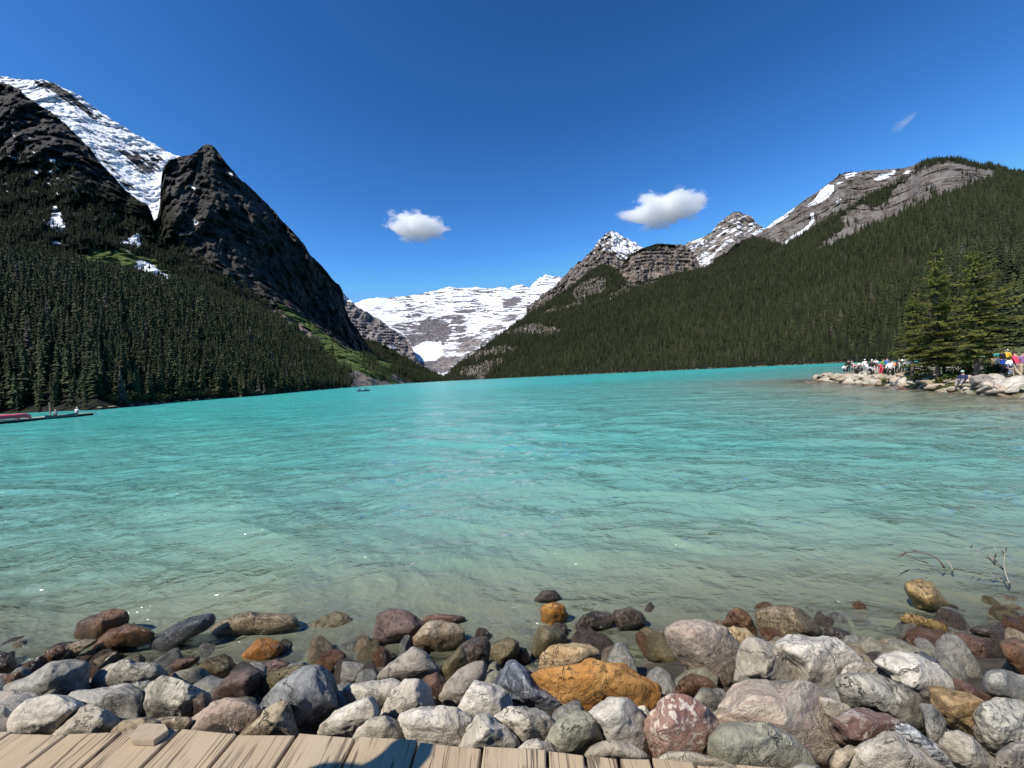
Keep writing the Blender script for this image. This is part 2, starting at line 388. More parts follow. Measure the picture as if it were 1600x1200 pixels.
# ---- low forested spur at the head of the lake
def m_spur(P):
    P.mead = .35+.6*sstep(-.1, .4, noise3(P.px/22, P.py/9, 1))
    return mk3(P, 0, .85+.2*noise3(P.px/10, P.py/8, 0), .25*sstep(0, .5, noise3(P.px/14, P.py/6, 4)))
spur = terrain('forested_spur', 540, 706, 220, [
    [(540, None, 1900), (706, None, 1900)],
    [(540, 520, 2500), (560, 527, 2500), (585, 533, 2500), (600, 540, 2500), (620, 552, 2550), (650, 568, 2600), (672, 581, 2650), (706, 595, 2700)]],
    [90], terrain_mat('rock_spur', (.12, .11, .1), (.2, .18, .16), veg=(.04, .055, .02)), m_spur, rel=.02, relf=90, label='low forested spur at the far end of the lake')

# ---- grey cliff in front of the glacier
def m_p6(P):
    s = .12+.3*noise3(P.px/12, P.py/5, 0) + .9*inpoly(P.px, P.py, crop([(940, 365), (1000, 400), (1040, 430), (990, 410), (950, 390)], 300, 370), 3)
    s = s + .9*inpoly(P.px, P.py, crop([(20, 680), (60, 680), (75, 700), (40, 700)], 600, 370), 3)
    return mk3(P, np.clip(s, 0, 1), 0, .2)
p6 = terrain('grey_cliff_mountain', 515, 672, 260, [
    [(515, 615, 2850), (672, 612, 2850)],
    [(515, 560, 3000), (600, 560, 3000), (648, 580, 3000), (672, 592, 3000)],
    [(515, 435, 3300), (530, 450, 3300), (537, 459, 3300), (545, 466, 3300), (560, 480, 3300), (575, 488, 3300), (590, 497, 3300), (602, 506, 3300), (612, 514, 3300), (625, 520, 3300), (635, 529, 3300), (645, 545, 3200), (650, 560, 3150), (672, 585, 3100)]],
    [20, 150], terrain_mat('rock_grey_cliff', (.26, .24, .25), (.40, .365, .35), strata=.010, dark=.35, contrast=.5), m_p6, rel=.012, relf=120, ledge=.006, jag=.003, label='grey cliff mountain in front of the glacier')

# ---- glacier mountain in the middle
def m_p7(P):
    px, py = P.px, P.py
    s = .90 + .30*fbm(px/45, py/16, 0, 3)
    O = (600, 370)
    wy = py+2.2*noise3(px/28, py/20, 5)+.9*noise3(px/6, py/6, 8)
    ln = noise3(px/26, wy/2.1, 3)+.35*noise3(px/5, wy/1.5, 4)
    s -= .10*inpoly(px, py, [(560, 470), (700, 450), (860, 430), (900, 440), (800, 500), (720, 500), (600, 500)], 14)+.95*sstep(.12, .42, ln)*inpoly(px, py, [(600, 462), (700, 446), (860, 426), (930, 430), (860, 480), (760, 500), (640, 500)], 12)
    s -= 0*inpoly(px, py, [(560, 470), (700, 450), (860, 430), (900, 440), (800, 500), (720, 500), (600, 500)], 14)
    s -= (.45+.6*sstep(-.35, .1, ln))*inpoly(px, py, crop([(60, 560), (110, 540), (230, 540), (380, 528), (420, 560), (400, 620), (360, 640), (250, 650), (180, 690), (150, 640)], *O), 3.5)
    s -= (.25+.7*sstep(-.05, .3, ln))*inpoly(px, py, crop([(200, 480), (440, 500), (560, 520), (620, 590), (520, 640), (360, 700), (300, 690), (240, 640)], *O), 8)
    s -= 1.0*inpoly(px, py, crop([(440, 465), (500, 458), (570, 462), (540, 476), (460, 476)], *O), 2)
    s -= 1.0*inpoly(px, py, crop([(360, 498), (400, 494), (445, 502), (400, 514)], *O), 2)
    s -= .8*inpoly(px, py, crop([(740, 410), (810, 375), (860, 390), (830, 430), (760, 440)], *O), 5)
    s += .9*inpoly(px, py, crop([(170, 690), (270, 685), (340, 670), (360, 720), (320, 770), (220, 770), (180, 740)], *O), 3)
    sc = inpoly(px, py, crop([(270, 840), (330, 750), (420, 690), (560, 610), (700, 530), (800, 480), (840, 500), (600, 700), (430, 840)], *O), 5)
    s -= .50*sc
    s -= .5*inpoly(px, py, crop([(200, 790), (420, 760), (420, 860), (220, 860)], *O), 5)
    return mk3(P, np.clip(s, 0, 1.3), 0, .5*sc)
p7 = terrain('glacier_mountain', 505, 925, 620, [
    [(505, 612, 2750), (925, 600, 2750)],
    [(505, 575, 3200), (640, 560, 3300), (690, 560, 3350), (740, 545, 3350), (800, 520, 3400), (925, 480, 3500)],
    [(505, 530, 3500), (640, 537, 3650), (700, 530, 3700), (760, 512, 3700), (820, 490, 3700), (925, 460, 3800)],
    [(505, 500, 3900), (640, 503, 3950), (700, 498, 4000), (760, 490, 4050), (820, 470, 4100), (925, 440, 4200)],
    [(505, 490, 5000), (545, 478, 5000), (562, 471, 5000), (575, 467, 5000), (590, 465, 5000), (605, 467, 5000), (620, 464, 5000), (640, 462, 5000), (655, 459, 5000), (670, 456, 5000), (690, 451, 5000), (702, 448, 5000), (715, 450, 5000), (730, 450, 5000), (745, 448, 5000), (770, 452, 5000), (782, 447, 5000), (795, 452, 5000), (806, 445, 5000), (815, 445, 5000), (828, 449, 5000), (836, 440, 5000), (845, 433, 5000), (853, 428, 5000), (862, 431, 5000), (875, 432, 5000), (885, 440, 5000), (925, 465, 5000)]],
    [40, 60, 70, 120], terrain_mat('rock_glacier', (.17, .16, .18), (.27, .24, .24), snow=(.66, .68, .72), strata=.0085, dark=.25, scree=(.30, .27, .25), contrast=1.7), m_p7, rel=.0018, relf=150, ledge=.0022, jag=.0022, jagf=120, label='broad snow covered glacier mountain at the head of the valley', back=(1500, .5))

# ---- pointed peak
def m_p8(P):
    px, py = P.px, P.py
    st = noise3((px+py)/14, (py-px*.55)/3.2, 2)
    s = .18 + .5*st + .30*sstep(415, 375, py)
    s = np.where(px > 955, s+.22, s)
    br = inpoly(px, py, crop([(1180, 330), (1280, 170), (1400, 85), (1440, 120), (1430, 190), (1300, 260), (1200, 330)], 600, 370), 6)
    s -= .5*br + .5*sstep(395, 430, py)
    return mk3(P, np.clip(s, 0, 1.1), .0+.45*sstep(405, 460, py), 0)
p8 = terrain('pointed_snow_peak', 828, 1062, 380, [
    [(828, 560, 2650), (940, 540, 2650), (1062, 500, 2650)],
    [(828, 500, 3000), (880, 470, 3000), (940, 430, 3000), (1000, 440, 3000), (1062, 440, 3000)],
    [(828, 478, 3600), (845, 463, 3600), (860, 452, 3600), (875, 438, 3600), (890, 423, 3600), (905, 409, 3600), (918, 400, 3600), (930, 385, 3600), (942, 370, 3600), (950, 362, 3600), (958, 362, 3600), (966, 366, 3600), (980, 374, 3600), (995, 381, 3600), (1003, 386, 3600), (1015, 392, 3600), (1062, 420, 3600)]],
    [60, 160], terrain_mat('rock_pointed_peak', (.21, .18, .16), (.35, .30, .265), strata=.012, dark=.4, contrast=.7), m_p8, rel=.02, relf=90, ledge=.003, jag=.005, label='pointed rocky peak streaked with snow behind the rock dome', back=(1200, .5))

# ---- second peak right of the dome
def m_p10(P):
    px, py = P.px, P.py
    st = noise3((px-py*.3)/22, (py+px*.5)/3.0, 7)
    s = .42+.55*st
    s = np.maximum(s, 1.2*inpoly(px, py, crop([(780, 460), (800, 435), (850, 390), (880, 370), (860, 410), (820, 440)], 900, 300), 2))
    s = np.maximum(s, 1.2*inpoly(px, py, crop([(1090, 260), (1160, 225), (1180, 200), (1250, 160), (1330, 120), (1320, 140), (1240, 195), (1180, 240), (1120, 270)], 900, 300), 2))
    veg = .9*inpoly(px, py, crop([(840, 480), (860, 420), (920, 380), (1000, 320), (1080, 280), (1060, 330), (980, 400), (900, 480)], 900, 300), 6)
    return mk3(P, np.clip(s*(1-veg), 0, 1.2), veg, 0)
p10 = terrain('layered_snow_peak', 1045, 1240, 320, [
    [(1045, 480, 2550), (1240, 440, 2550)],
    [(1045, 395, 3300), (1060, 388, 3300), (1073, 381, 3300), (1090, 374, 3300), (1110, 364, 3300), (1120, 352, 3300), (1133, 340, 3300), (1141, 335, 3300), (1148, 331, 3300), (1155, 331, 3300), (1162, 334, 3300), (1175, 340, 3300), (1183, 349, 3300), (1200, 362, 3300), (1240, 380, 3300)]],
    [150], terrain_mat('rock_layered_peak', (.25, .22, .195), (.41, .36, .32), strata=.012, dark=.3, contrast=.6), m_p10, rel=.014, relf=90, ledge=.004, jag=.004, label='rocky layered peak with thin snow lines right of the rock dome', back=(1200, .5))

# ---- rock dome
def m_p9(P):
    px, py = P.px, P.py
    top = np.interp(px, [965, 985, 1000, 1030, 1060, 1080, 1093], [425, 399, 391, 383, 384, 392, 410])
    veg = sstep(6, 0, py-top+4*noise3(px/6, 0, 0))*sstep(1070, 1040, px)*1.1
    veg = np.maximum(veg, .85*inpoly(px, py, [(960, 470), (972, 440), (985, 446), (1040, 430), (1096, 424), (1100, 480)], 4))
    return mk3(P, .12*inpoly(px, py, [(960, 400), (990, 395), (985, 420)], 3), veg, 0)
p9 = terrain('rock_dome_mountain', 955, 1102, 260, [
    [(955, 500, 2200), (1102, 480, 2200)],
    [(955, 458, 2280), (980, 443, 2290), (1040, 432, 2300), (1102, 440, 2300)],
    [(955, 470, 2400), (962, 450, 2400), (968, 424, 2400), (975, 408, 2400), (985, 398, 2400), (1000, 390, 2400), (1015, 384, 2400), (1030, 381, 2400), (1060, 382, 2400), (1072, 384, 2400), (1080, 391, 2390), (1088, 402, 2380), (1093, 413, 2370), (1096, 430, 2360), (1102, 460, 2350)]],
    [40, 120], terrain_mat('rock_dome', (.20, .165, .14), (.36, .30, .25), strata=.018, dip=(-.12, 0), dark=.3), m_p9, rel=.012, relf=70, ledge=.006, jag=.002, label='rounded rock dome with banded cliffs and trees on top')

# ---- right mountain, forest almost to the crest
O6 = (1200, 220); O4 = (600, 370); O5 = (900, 300)
RM_A = crop([(-270, 640), (-160, 560), (-50, 530), (0, 520), (0, 470), (200, 360), (420, 220), (560, 180), (960, 120), (950, 150), (900, 215), (800, 265), (640, 335), (520, 410), (480, 440), (380, 480), (290, 540), (200, 600), (100, 660), (0, 625), (-120, 600)], *O6)
RM_B = crop([(740, 365), (790, 295), (860, 240), (960, 170), (1050, 140), (1150, 122), (1290, 165), (1420, 180), (1400, 235), (1250, 300), (1100, 355), (1010, 390), (900, 430), (800, 480), (740, 510), (650, 540), (560, 590), (480, 600), (400, 650), (300, 690), (330, 650), (420, 580), (470, 550), (450, 480), (520, 430), (600, 395), (680, 420)], *O6)
RM_snow = [crop(q, *O6) for q in ([(240, 410), (290, 370), (330, 310), (370, 275), (410, 275), (410, 310), (380, 350), (320, 390)], [(470, 215), (500, 203), (560, 198), (540, 215), (490, 235)], [(660, 240), (700, 215), (800, 185), (790, 210), (720, 240), (680, 250)], [(845, 205), (870, 182), (895, 190), (880, 207)],
    [(-60, 560), (-20, 520), (40, 485), (100, 450), (180, 405), (150, 440), (110, 480), (50, 520), (0, 545)], [(268, 450), (284, 452), (290, 500), (240, 560), (150, 612), (100, 655), (100, 640), (150, 595), (230, 550), (272, 500)], [(420, 270), (440, 260), (470, 258), (440, 268)], [(425, 390), (440, 358), (456, 360), (440, 385)], [(1320, 142), (1350, 134), (1366, 140), (1340, 146)], [(1430, 156), (1450, 152), (1450, 162), (1432, 162)])]
RM_rock = [crop([(1180, 330), (1220, 290), (1290, 255), (1370, 240), (1395, 270), (1395, 340), (1340, 345), (1290, 350), (1200, 370)], *O4),
           crop([(980, 470), (1060, 440), (1200, 410), (1290, 400), (1380, 380), (1500, 330), (1560, 310), (1600, 320), (1540, 350), (1440, 390), (1300, 420), (1180, 440), (1080, 460), (1010, 490)], *O4),
           crop([(690, 600), (760, 580), (880, 550), (980, 530), (1010, 560), (1150, 565), (1050, 620), (960, 620), (880, 605), (800, 620)], *O4),
           crop([(520, 760), (560, 710), (650, 690), (760, 670), (860, 690), (830, 720), (740, 730), (640, 750), (560, 775)], *O4),
           crop([(470, 880), (475, 810), (560, 790), (640, 775), (740, 755), (780, 770), (720, 800), (680, 830), (640, 870), (620, 890), (520, 880)], *O4),
           crop([(400, 895), (410, 850), (430, 850), (430, 890)], *O4),
           crop([(270, 500), (290, 470), (400, 480), (530, 500), (560, 520), (520, 560), (470, 585), (400, 590), (340, 600), (280, 640), (240, 660), (200, 650), (260, 600), (300, 570)], *O5),
           crop([(-40, 620), (0, 600), (60, 560), (140, 515), (190, 560), (195, 620), (100, 650), (0, 690)], *O5)]
def rock_zone(px, py):
    j = 3.5*noise3(px/7, py/5, 3)+2*noise3(px/3, py/3, 3)
    r = np.maximum(inpoly(px+j, py+j, RM_A, 4), inpoly(px+j, py+j, RM_B, 4))
    for q in RM_rock: r = np.maximum(r, .80*inpoly(px+j, py+j, q, 4))
    return r
def m_right(P):
    px, py = P.px, P.py
    r = rock_zone(px, py)
    sn = 0*px; j = 1.2*noise3(px/4, py/4, 8)
    for q in RM_snow: sn = np.maximum(sn, 1.3*inpoly(px+j, py+j, q, 1.6))
    veg = 1.05*(1-r)+.3*r*sstep(0, .5, noise3(px/16, py/9, 6))
    sc = r*(.45+.5*noise3(px/20, py/14, 9))
    sc = np.maximum(sc, inpoly(px, py, crop([(300, 690), (420, 585), (500, 550), (540, 570), (430, 650)], *O6), 4))
    return mk3(P, sn, veg, sc)
RRIDGE = [(676, 598, 2150), (690, 592, 2150), (700, 584, 2200), (712, 572, 2200), (728, 562, 2200), (745, 548, 2250), (765, 534, 2300), (790, 515, 2300), (812, 501, 2300), (830, 490, 2350), (850, 478, 2350), (865, 466, 2400), (885, 453, 2400), (905, 438, 2450), (920, 424, 2450), (940, 412, 2450), (955, 415, 2400), (970, 428, 2350), (985, 440, 2250), (1000, 444, 2200), (1030, 437, 2200), (1060, 428, 2200), (1094, 421, 2200), (1112, 416, 2200), (1135, 402, 2250), (1150, 391, 2280), (1170, 374, 2300), (1190, 361, 2300), (1210, 345, 2300), (1225, 337, 2280), (1250, 318, 2250), (1275, 300, 2200), (1300, 283, 2150), (1312, 273, 2120), (1330, 269, 2100), (1350, 267, 2080), (1380, 265, 2000), (1400, 263, 1950), (1425, 260, 1850), (1440, 253, 1750), (1460, 249, 1700), (1480, 247, 1650), (1500, 249, 1620), (1520, 254, 1600), (1530, 258, 1600), (1545, 257, 1600), (1560, 260, 1600), (1580, 266, 1600), (1600, 269, 1600), (1700, 275, 1600), (1950, 300, 1600)]
RFOOT = [(676, None, 1750), (760, None, 1650), (800, None, 1500), (900, None, 1150), (1000, None, 880), (1100, None, 720), (1200, None, 600), (1320, None, 470), (1400, None, 370), (1450, None, 260), (1500, None, 170), (1560, None, 125), (1650, None, 115), (1950, None, 130)]
def midrow(fr, zf):
    out = []
    ur = [float(uw(p[0], 595)[0]) for p in RFOOT]
    for px, py, Y in RRIDGE:
        u0, w0 = uw(px, py); Yf = np.interp(float(u0), ur, [p[2] for p in RFOOT])
        Ym = Yf*(1-fr)+Y*fr; zr = CAMZ+float(w0)*Y; zm = -1*(1-zf)+zr*zf
        P = np.array([float(u0)*Ym, Ym, zm]); a, b = pxof(*P); out.append((float(a), float(b), Ym))
    return out
right = terrain('forested_mountain', 678, 1900, 1150, [RFOOT, midrow(.30, .20), midrow(.68, .60), RRIDGE], [110, 130, 130],
    terrain_mat('rock_forested', (.155, .132, .115), (.275, .235, .20), strata=.014, dark=.4, veg=(.042, .05, .02), scree=(.22, .20, .18)), m_right, rel=.016, relf=110, jag=.0022, jagf=90, ledge=.004, label='long mountain on the right, forested nearly to its crest', back=(700, .5))
# ================================================================= conifers
def foliage_mat(name, a, b, world=.004):
    m = NT(name); oi = m.n('ShaderNodeObjectInfo'); p = m.pos()
    rnd = oi.outputs['Random']
    n = m.noise(p, world, 4, .6)
    c = m.mix(m.math('ADD', m.math('MULTIPLY', rnd, .75), m.math('MULTIPLY', m.math('SUBTRACT', n, .35), .8), clamp=True), a, b)
    c = m.mix(m.math('MULTIPLY', m.ss(.70, .90, rnd), .4), c, tuple(min(1, v*1.5) for v in b)); c = m.mix(m.ss(.972, .98, rnd), c, (.11, .095, .075))
    c = m.mix(m.math('MULTIPLY', m.noise(p, .9, 3, .6), .5), c, tuple(v*.55 for v in a))
    return m.pbsdf(c, .75, None, .12)
M_con = foliage_mat('conifer_needles', (.018, .024, .011), (.064, .074, .031))
M_bark = simple('conifer_bark', (.10, .075, .055), .9, .4, 6)
def conifer(seed, H=1.0, tiers=20, br=7, wid=.15, bare=.06, droop=.35, quad=2):
    """crown of separate flat drooping boughs; unit height"""
    r = np.random.default_rng(seed); V = []; F = []
    lean = r.normal(0, .006, 2)
    for t in range(tiers):
        f = (t+.3*r.random())/tiers
        z = bare+(1-bare)*f
        L = wid*(1-f)**.85*(.75+.45*r.random()) + .010
        if f < .15: L *= .65+2.2*f
        nb = max(3, int(br*(1-.5*f)))
        a0 = r.random()*6.28
        for k in range(nb):
            if r.random() < .10: continue
            a = a0+6.28*k/nb+r.normal(0, .25); l = L*(.6+.6*r.random()); d = np.array([math.cos(a), math.sin(a)]); s = np.array([-d[1], d[0]])
            wdt = l*(.30+.18*r.random())+.004; dz = -l*droop*(.6+.8*r.random()); th = (1-bare)/tiers*1.15
            i = len(V); c = lean*z*10*.1
            V += [(*(c), z+th*.55), (*(c+d*l*.55+s*wdt), z+dz*.35-th*.25), (*(c+d*l), z+dz), (*(c+d*l*.55-s*wdt), z+dz*.35-th*.3), (*(c+d*l*.5), z+dz*.2+th*.3), (*(c+d*l*.3), z-th*.9)]
            F += [(i, i+1, i+4), (i+1, i+2, i+4), (i+4, i+2, i+3), (i, i+4, i+3), (i, i+5, i+2)]
    V.append((0, 0, 1.02)); V.append((.006, 0, .93)); V.append((-.004, .005, .93)); V.append((-.004, -.005, .93)); n = len(V)
    F += [(n-4, n-3, n-2), (n-4, n-2, n-1), (n-4, n-1, n-3)]
    return np.array(V), np.array(F)
def trunk_mesh(name, r0=.011):
    bm = bmesh.new(); tube(bm, [(0, 0, -.06), (0, 0, .3), (0, 0, .94)], [r0, r0*.75, .002], 5); return bm_mesh(name, bm, M_bark, True)
crown_mesh = []
for s, (w, t, b) in enumerate([(.135, 26, 8), (.115, 24, 7), (.165, 24, 8), (.10, 28, 7), (.15, 20, 7)]):
    v, f = conifer(40+s, 1, t, b, w, .05+.03*(s % 3)); crown_mesh.append(mesh_np('crown', v, f, M_con, False))
low_mesh = []
for s, (w, t, b) in enumerate([(.145, 11, 6), (.12, 12, 6), (.17, 11, 6), (.11, 13, 5)]):
    v, f = conifer(80+s, 1, t, b, w, .04); low_mesh.append(mesh_np('crown', v, f, M_con, False))
trunk_me = trunk_mesh('trunk')

def scatter(P, spacing, dens, hfun, rows=None, seed=1):
    """random points over the real surface of a terrain patch"""
    r = np.random.default_rng(seed)
    X, Y, Z = P.X, P.Y, P.Z
    ax = np.hypot(X[:-1, 1:]-X[:-1, :-1], Y[:-1, 1:]-Y[:-1, :-1]); ay = np.hypot(X[1:, :-1]-X[:-1, :-1], Y[1:, :-1]-Y[:-1, :-1])
    cr = np.abs((X[:-1, 1:]-X[:-1, :-1])*(Y[1:, :-1]-Y[:-1, :-1])-(Y[:-1, 1:]-Y[:-1, :-1])*(X[1:, :-1]-X[:-1, :-1]))
    slope = np.abs(Z[1:, :-1]-Z[:-1, :-1])/(np.hypot(X[1:, :-1]-X[:-1, :-1], Y[1:, :-1]-Y[:-1, :-1])+1e-3)
    cc = lambda A: (A[:-1, :-1]+A[1:, 1:])/2
    wgt = cr*np.clip(np.sqrt(1+slope**2), 1, 3)*dens(cc(P.px), cc(P.py), cc(Z))*(cc(Z) > .3)
    n = int(wgt.sum()/spacing**2)
    idx = r.choice(wgt.size, n, p=(wgt/wgt.sum()).ravel()); i, j = np.unravel_index(idx, wgt.shape)
    a, b = r.random(n), r.random(n)
    def bl(A): return A[i, j]*(1-a)*(1-b)+A[i, j+1]*a*(1-b)+A[i+1, j]*(1-a)*b+A[i+1, j+1]*a*b
    x, y, z = bl(X), bl(Y), bl(Z); px, py = pxof(x, y, z)
    h = hfun(px, py, z, r)
    return np.stack([x, y, z, h, px, py], -1)
def dens_left(px, py, z):
    nearw = 1+1.0*sstep(60, 5, z)
    nz = noise3(px/14, py/9, 5)
    f = inpoly(px, py, [(-500, 395), (0, 402), (60, 408), (130, 418), (200, 432), (290, 446), (330, 455), (395, 486), (430, 502), (480, 548), (519, 566), (548, 602), (550, 700), (-500, 760)], 6)
    up = .62*inpoly(px, py, [(-500, 230), (0, 240), (80, 250), (150, 300), (215, 345), (250, 370), (300, 400), (340, 430), (400, 470), (430, 500), (200, 440), (-500, 410)], 12)*sstep(-.55, .35, nz+.15)
    clear = inpoly(px, py, [(118, 396), (190, 388), (228, 400), (270, 435), (280, 448), (258, 452), (205, 428), (150, 430), (125, 420)], 4)
    strip = .12*inpoly(px, py, [(565, 560), (580, 560), (612, 585), (615, 596), (590, 592), (566, 575)], 4)
    strip2 = .4*inpoly(px, py, [(625, 572), (650, 578), (695, 592), (695, 600), (640, 600), (610, 580)], 4)
    edge = .35*inpoly(px, py, [(395, 470), (440, 490), (520, 555), (560, 590), (545, 600), (500, 570), (430, 500)], 4)*sstep(0, .4, nz)
    for q in LF_snow: clear = np.maximum(clear, inpoly(px, py, q, 2))
    return np.clip(np.maximum.reduce([f, up, strip, strip2, edge])*(1-.97*clear), 0, 1)*nearw
def dens_right(px, py, z):
    rz = rock_zone(px, py); n = noise3(px/12, py/8, 2)
    d = 1-rz
    d = np.maximum(d, .42*rz*sstep(-.05, .5, n)*sstep(-.1, .6, noise3(px/30, py/30, 8)+.3*sstep(1000, 900, px)))
    d = d*(1-.9*inpoly(px, py, crop([(300, 690), (420, 585), (500, 550), (540, 570), (430, 650)], *O6), 3))
    return np.clip(d*(1-.6*sstep(520, 690, 0*px+690)*0), 0, 1)
hl = lambda px, py, z, r: (9+8.5*sstep(0, 90, z)-4.5*sstep(250, 420, z))*np.clip(r.normal(1, .30, len(px)), .35, 1.8)
hr = lambda px, py, z, r: (12+6*sstep(0, 60, z)-6*sstep(350, 700, z))*np.clip(r.normal(1, .30, len(px)), .35, 1.8)
A = scatter(left, 4.2, dens_left, hl, seed=3)
B = scatter(right, 6.4, dens_right, hr, seed=4)
Cc = scatter(spur, 11, lambda px, py, z: .7+.3*noise3(px/8, py/6, 0) > .5, hr, seed=5)
D9 = scatter(p9, 8, lambda px, py, z: np.maximum(inpoly(px, py, [(955, 470), (972, 441), (985, 447), (1040, 431), (1102, 425), (1102, 490), (955, 500)], 3), sstep(7, 1, py-np.interp(px, [965, 985, 1000, 1030, 1060, 1080, 1093], [425, 399, 391, 383, 384, 392, 410]))*sstep(1078, 1060, px)), lambda px, py, z, r: 9*r.uniform(.6, 1.3, len(px)), seed=6)
def d8(px, py, z): return inpoly(px, py, crop([(900, 480), (1180, 330), (1290, 260), (1440, 180), (1500, 180), (1500, 320), (1300, 400), (900, 560)], *O4), 4)
D8 = scatter(p8, 10, d8, hr, seed=7)
D10 = scatter(p10, 12, lambda px, py, z: inpoly(px, py, crop([(840, 500), (900, 430), (960, 390), (1060, 330), (1060, 400), (960, 480), (900, 520)], *O5), 4), hr, seed=8)
allT = np.concatenate([A, B, Cc, D9, D8, D10])
side = np.concatenate([np.zeros(len(A)), np.ones(len(B)), np.full(len(Cc)+len(D9)+len(D8)+len(D10), 2)])
allT[:, 2] -= .2
hpx = allT[:, 3]*F_PX/allT[:, 1]
px = allT[:, 4]
keep = (px > -260) & (px < 1860)
allT, side, hpx, px = allT[keep], side[keep], hpx[keep], px[keep]
py_ = allT[:, 5]
# keep the trees off the ground where the rocky point and its clearing stand
X_, Y_ = allT[:, 0], allT[:, 1]
clearing = (side == 1) & (X_ < 215) & (Y_ < 150) & (X_ > 0) & (Y_ < 60+X_*.25)
ok = ~clearing
allT, side, hpx, px, py_ = allT[ok], side[ok], hpx[ok], px[ok], py_[ok]
# the largest 280 in the picture are trees of their own; front rows count most (not hidden)
vis = (px > -5) & (px < 1605) & (py_ < 1200)
order = np.argsort(-(hpx*np.where(vis, 1, 0)))
# nearer trees hide the ones behind: prefer front rows on each side
N_IND = 275
near = np.zeros(len(allT), bool); near[order[:N_IND]] = True
print('trees', len(allT), 'individual', near.sum())
prng = np.random.default_rng(9)
def zone_label(x, y, sd, h):
    if sd == 0:
        if x < 90: z = 'above the canoe dock at the left edge'
        elif x < 200: z = 'on the left shore just past the canoe dock'
        elif x < 330: z = 'on the left shore behind the pale shore bushes'
        else: z = 'farther along the left shore below the dark cliff'
        return ('tall dark conifer ' if h > 60 else 'slim dark conifer ')+z, 'dark conifers of the forest '+z
    if x > 1540: z = 'on the wooded slope behind the crowd at the right edge'
    elif x > 1440: z = 'on the slope behind the three big shore spruces'
    else: z = 'at the foot of the right slope across the water'
    return ('tall grey green conifer ' if h > 55 else 'slim grey green conifer ')+z, 'conifers '+z
firsts = []
for i in np.where(near)[0]:
    x, y, z, h, a, b = allT[i]
    lab, grp = zone_label(a, b, side[i], hpx[i])
    root = empty('conifer_tree', (x, y, z), lab, 'tree', ('taller ' if lab.startswith('tall') else 'slimmer ')+grp, prng.random()*6.28)
    s = h*np.array([prng.uniform(.85, 1.2)]*2+[1.0]); root.scale = s
    cme = crown_mesh[prng.integers(5)]
    o = bpy.data.objects.new('crown', cme); C.objects.link(o); o.parent = root
    o2 = bpy.data.objects.new('trunk', trunk_me); C.objects.link(o2); o2.parent = root
rest = allT[~near]
# the remaining forest: one object, its trees instanced on points
n = len(rest)
me = bpy.data.meshes.new('forest_points'); me.vertices.add(n); me.vertices.foreach_set('co', np.ascontiguousarray(rest[:, :3], np.float32).ravel())
at = me.attributes.new('scl', 'FLOAT_VECTOR', 'POINT')
w = prng.uniform(.85, 1.35, n); at.data.foreach_set('vector', np.stack([rest[:, 3]*w, rest[:, 3]*w, rest[:, 3]], -1).astype(np.float32).ravel())
at = me.attributes.new('rot', 'FLOAT_VECTOR', 'POINT'); rr = np.zeros((n, 3), np.float32); rr[:, 2] = prng.random(n)*6.28; rr[:, 0] = prng.normal(0, .03, n); rr[:, 1] = prng.normal(0, .03, n); at.data.foreach_set('vector', rr.ravel())
me.materials.append(M_con)
fo = link('conifer_forest', me, label='dense dark conifer forest covering the slopes on both sides of the lake', cat='forest', kind='stuff')
# sources: four real trees in the crowd of the far slope, outside nothing hidden
srcs = []
far_idx = np.argsort(np.abs(hpx-24)+1e3*(~((side == 1) & (px > 1250) & (px < 1400) & vis)))[:4]
for k, i in enumerate(far_idx):
    x, y, z, h, a, b = allT[i]
    root = empty('conifer_tree', (x+2, y, z), 'small grey green conifer on the right slope above the rocky point', 'tree', 'small conifers on the right slope above the rocky point', 0)
    root.scale = (h, h, h); o = bpy.data.objects.new('crown', low_mesh[k]); C.objects.link(o); o.parent = root; srcs.append(o)
    o2 = bpy.data.objects.new('trunk', trunk_me); C.objects.link(o2); o2.parent = root
gt = bpy.data.node_groups.new('forest_nodes', 'GeometryNodeTree')
gt.interface.new_socket(name='Geometry', in_out='INPUT', socket_type='NodeSocketGeometry'); gt.interface.new_socket(name='Geometry', in_out='OUTPUT', socket_type='NodeSocketGeometry')
gi = gt.nodes.new('NodeGroupInput'); go = gt.nodes.new('NodeGroupOutput'); ip = gt.nodes.new('GeometryNodeInstanceOnPoints')
jn = gt.nodes.new('GeometryNodeJoinGeometry')
for o in srcs[::-1]:
    ob = gt.nodes.new('GeometryNodeObjectInfo'); ob.transform_space = 'ORIGINAL'; ob.inputs['Object'].default_value = o; ob.inputs['As Instance'].default_value = True
    gt.links.new(ob.outputs['Geometry'], jn.inputs[0])
def nattr(nm):
    x = gt.nodes.new('GeometryNodeInputNamedAttribute'); x.data_type = 'FLOAT_VECTOR'; x.inputs['Name'].default_value = nm; return x.outputs[0]
ri = gt.nodes.new('FunctionNodeRandomValue'); ri.data_type = 'INT'; ri.inputs[4].default_value = 0; ri.inputs[5].default_value = 3
gt.links.new(gi.outputs[0], ip.inputs['Points']); gt.links.new(jn.outputs[0], ip.inputs['Instance']); ip.inputs['Pick Instance'].default_value = True
gt.links.new(ri.outputs[2], ip.inputs['Instance Index']); gt.links.new(nattr('rot'), ip.inputs['Rotation']); gt.links.new(nattr('scl'), ip.inputs['Scale'])
gt.links.new(ip.outputs[0], go.inputs[0])
md = fo.modifiers.new('forest', 'NODES'); md.node_group = gt
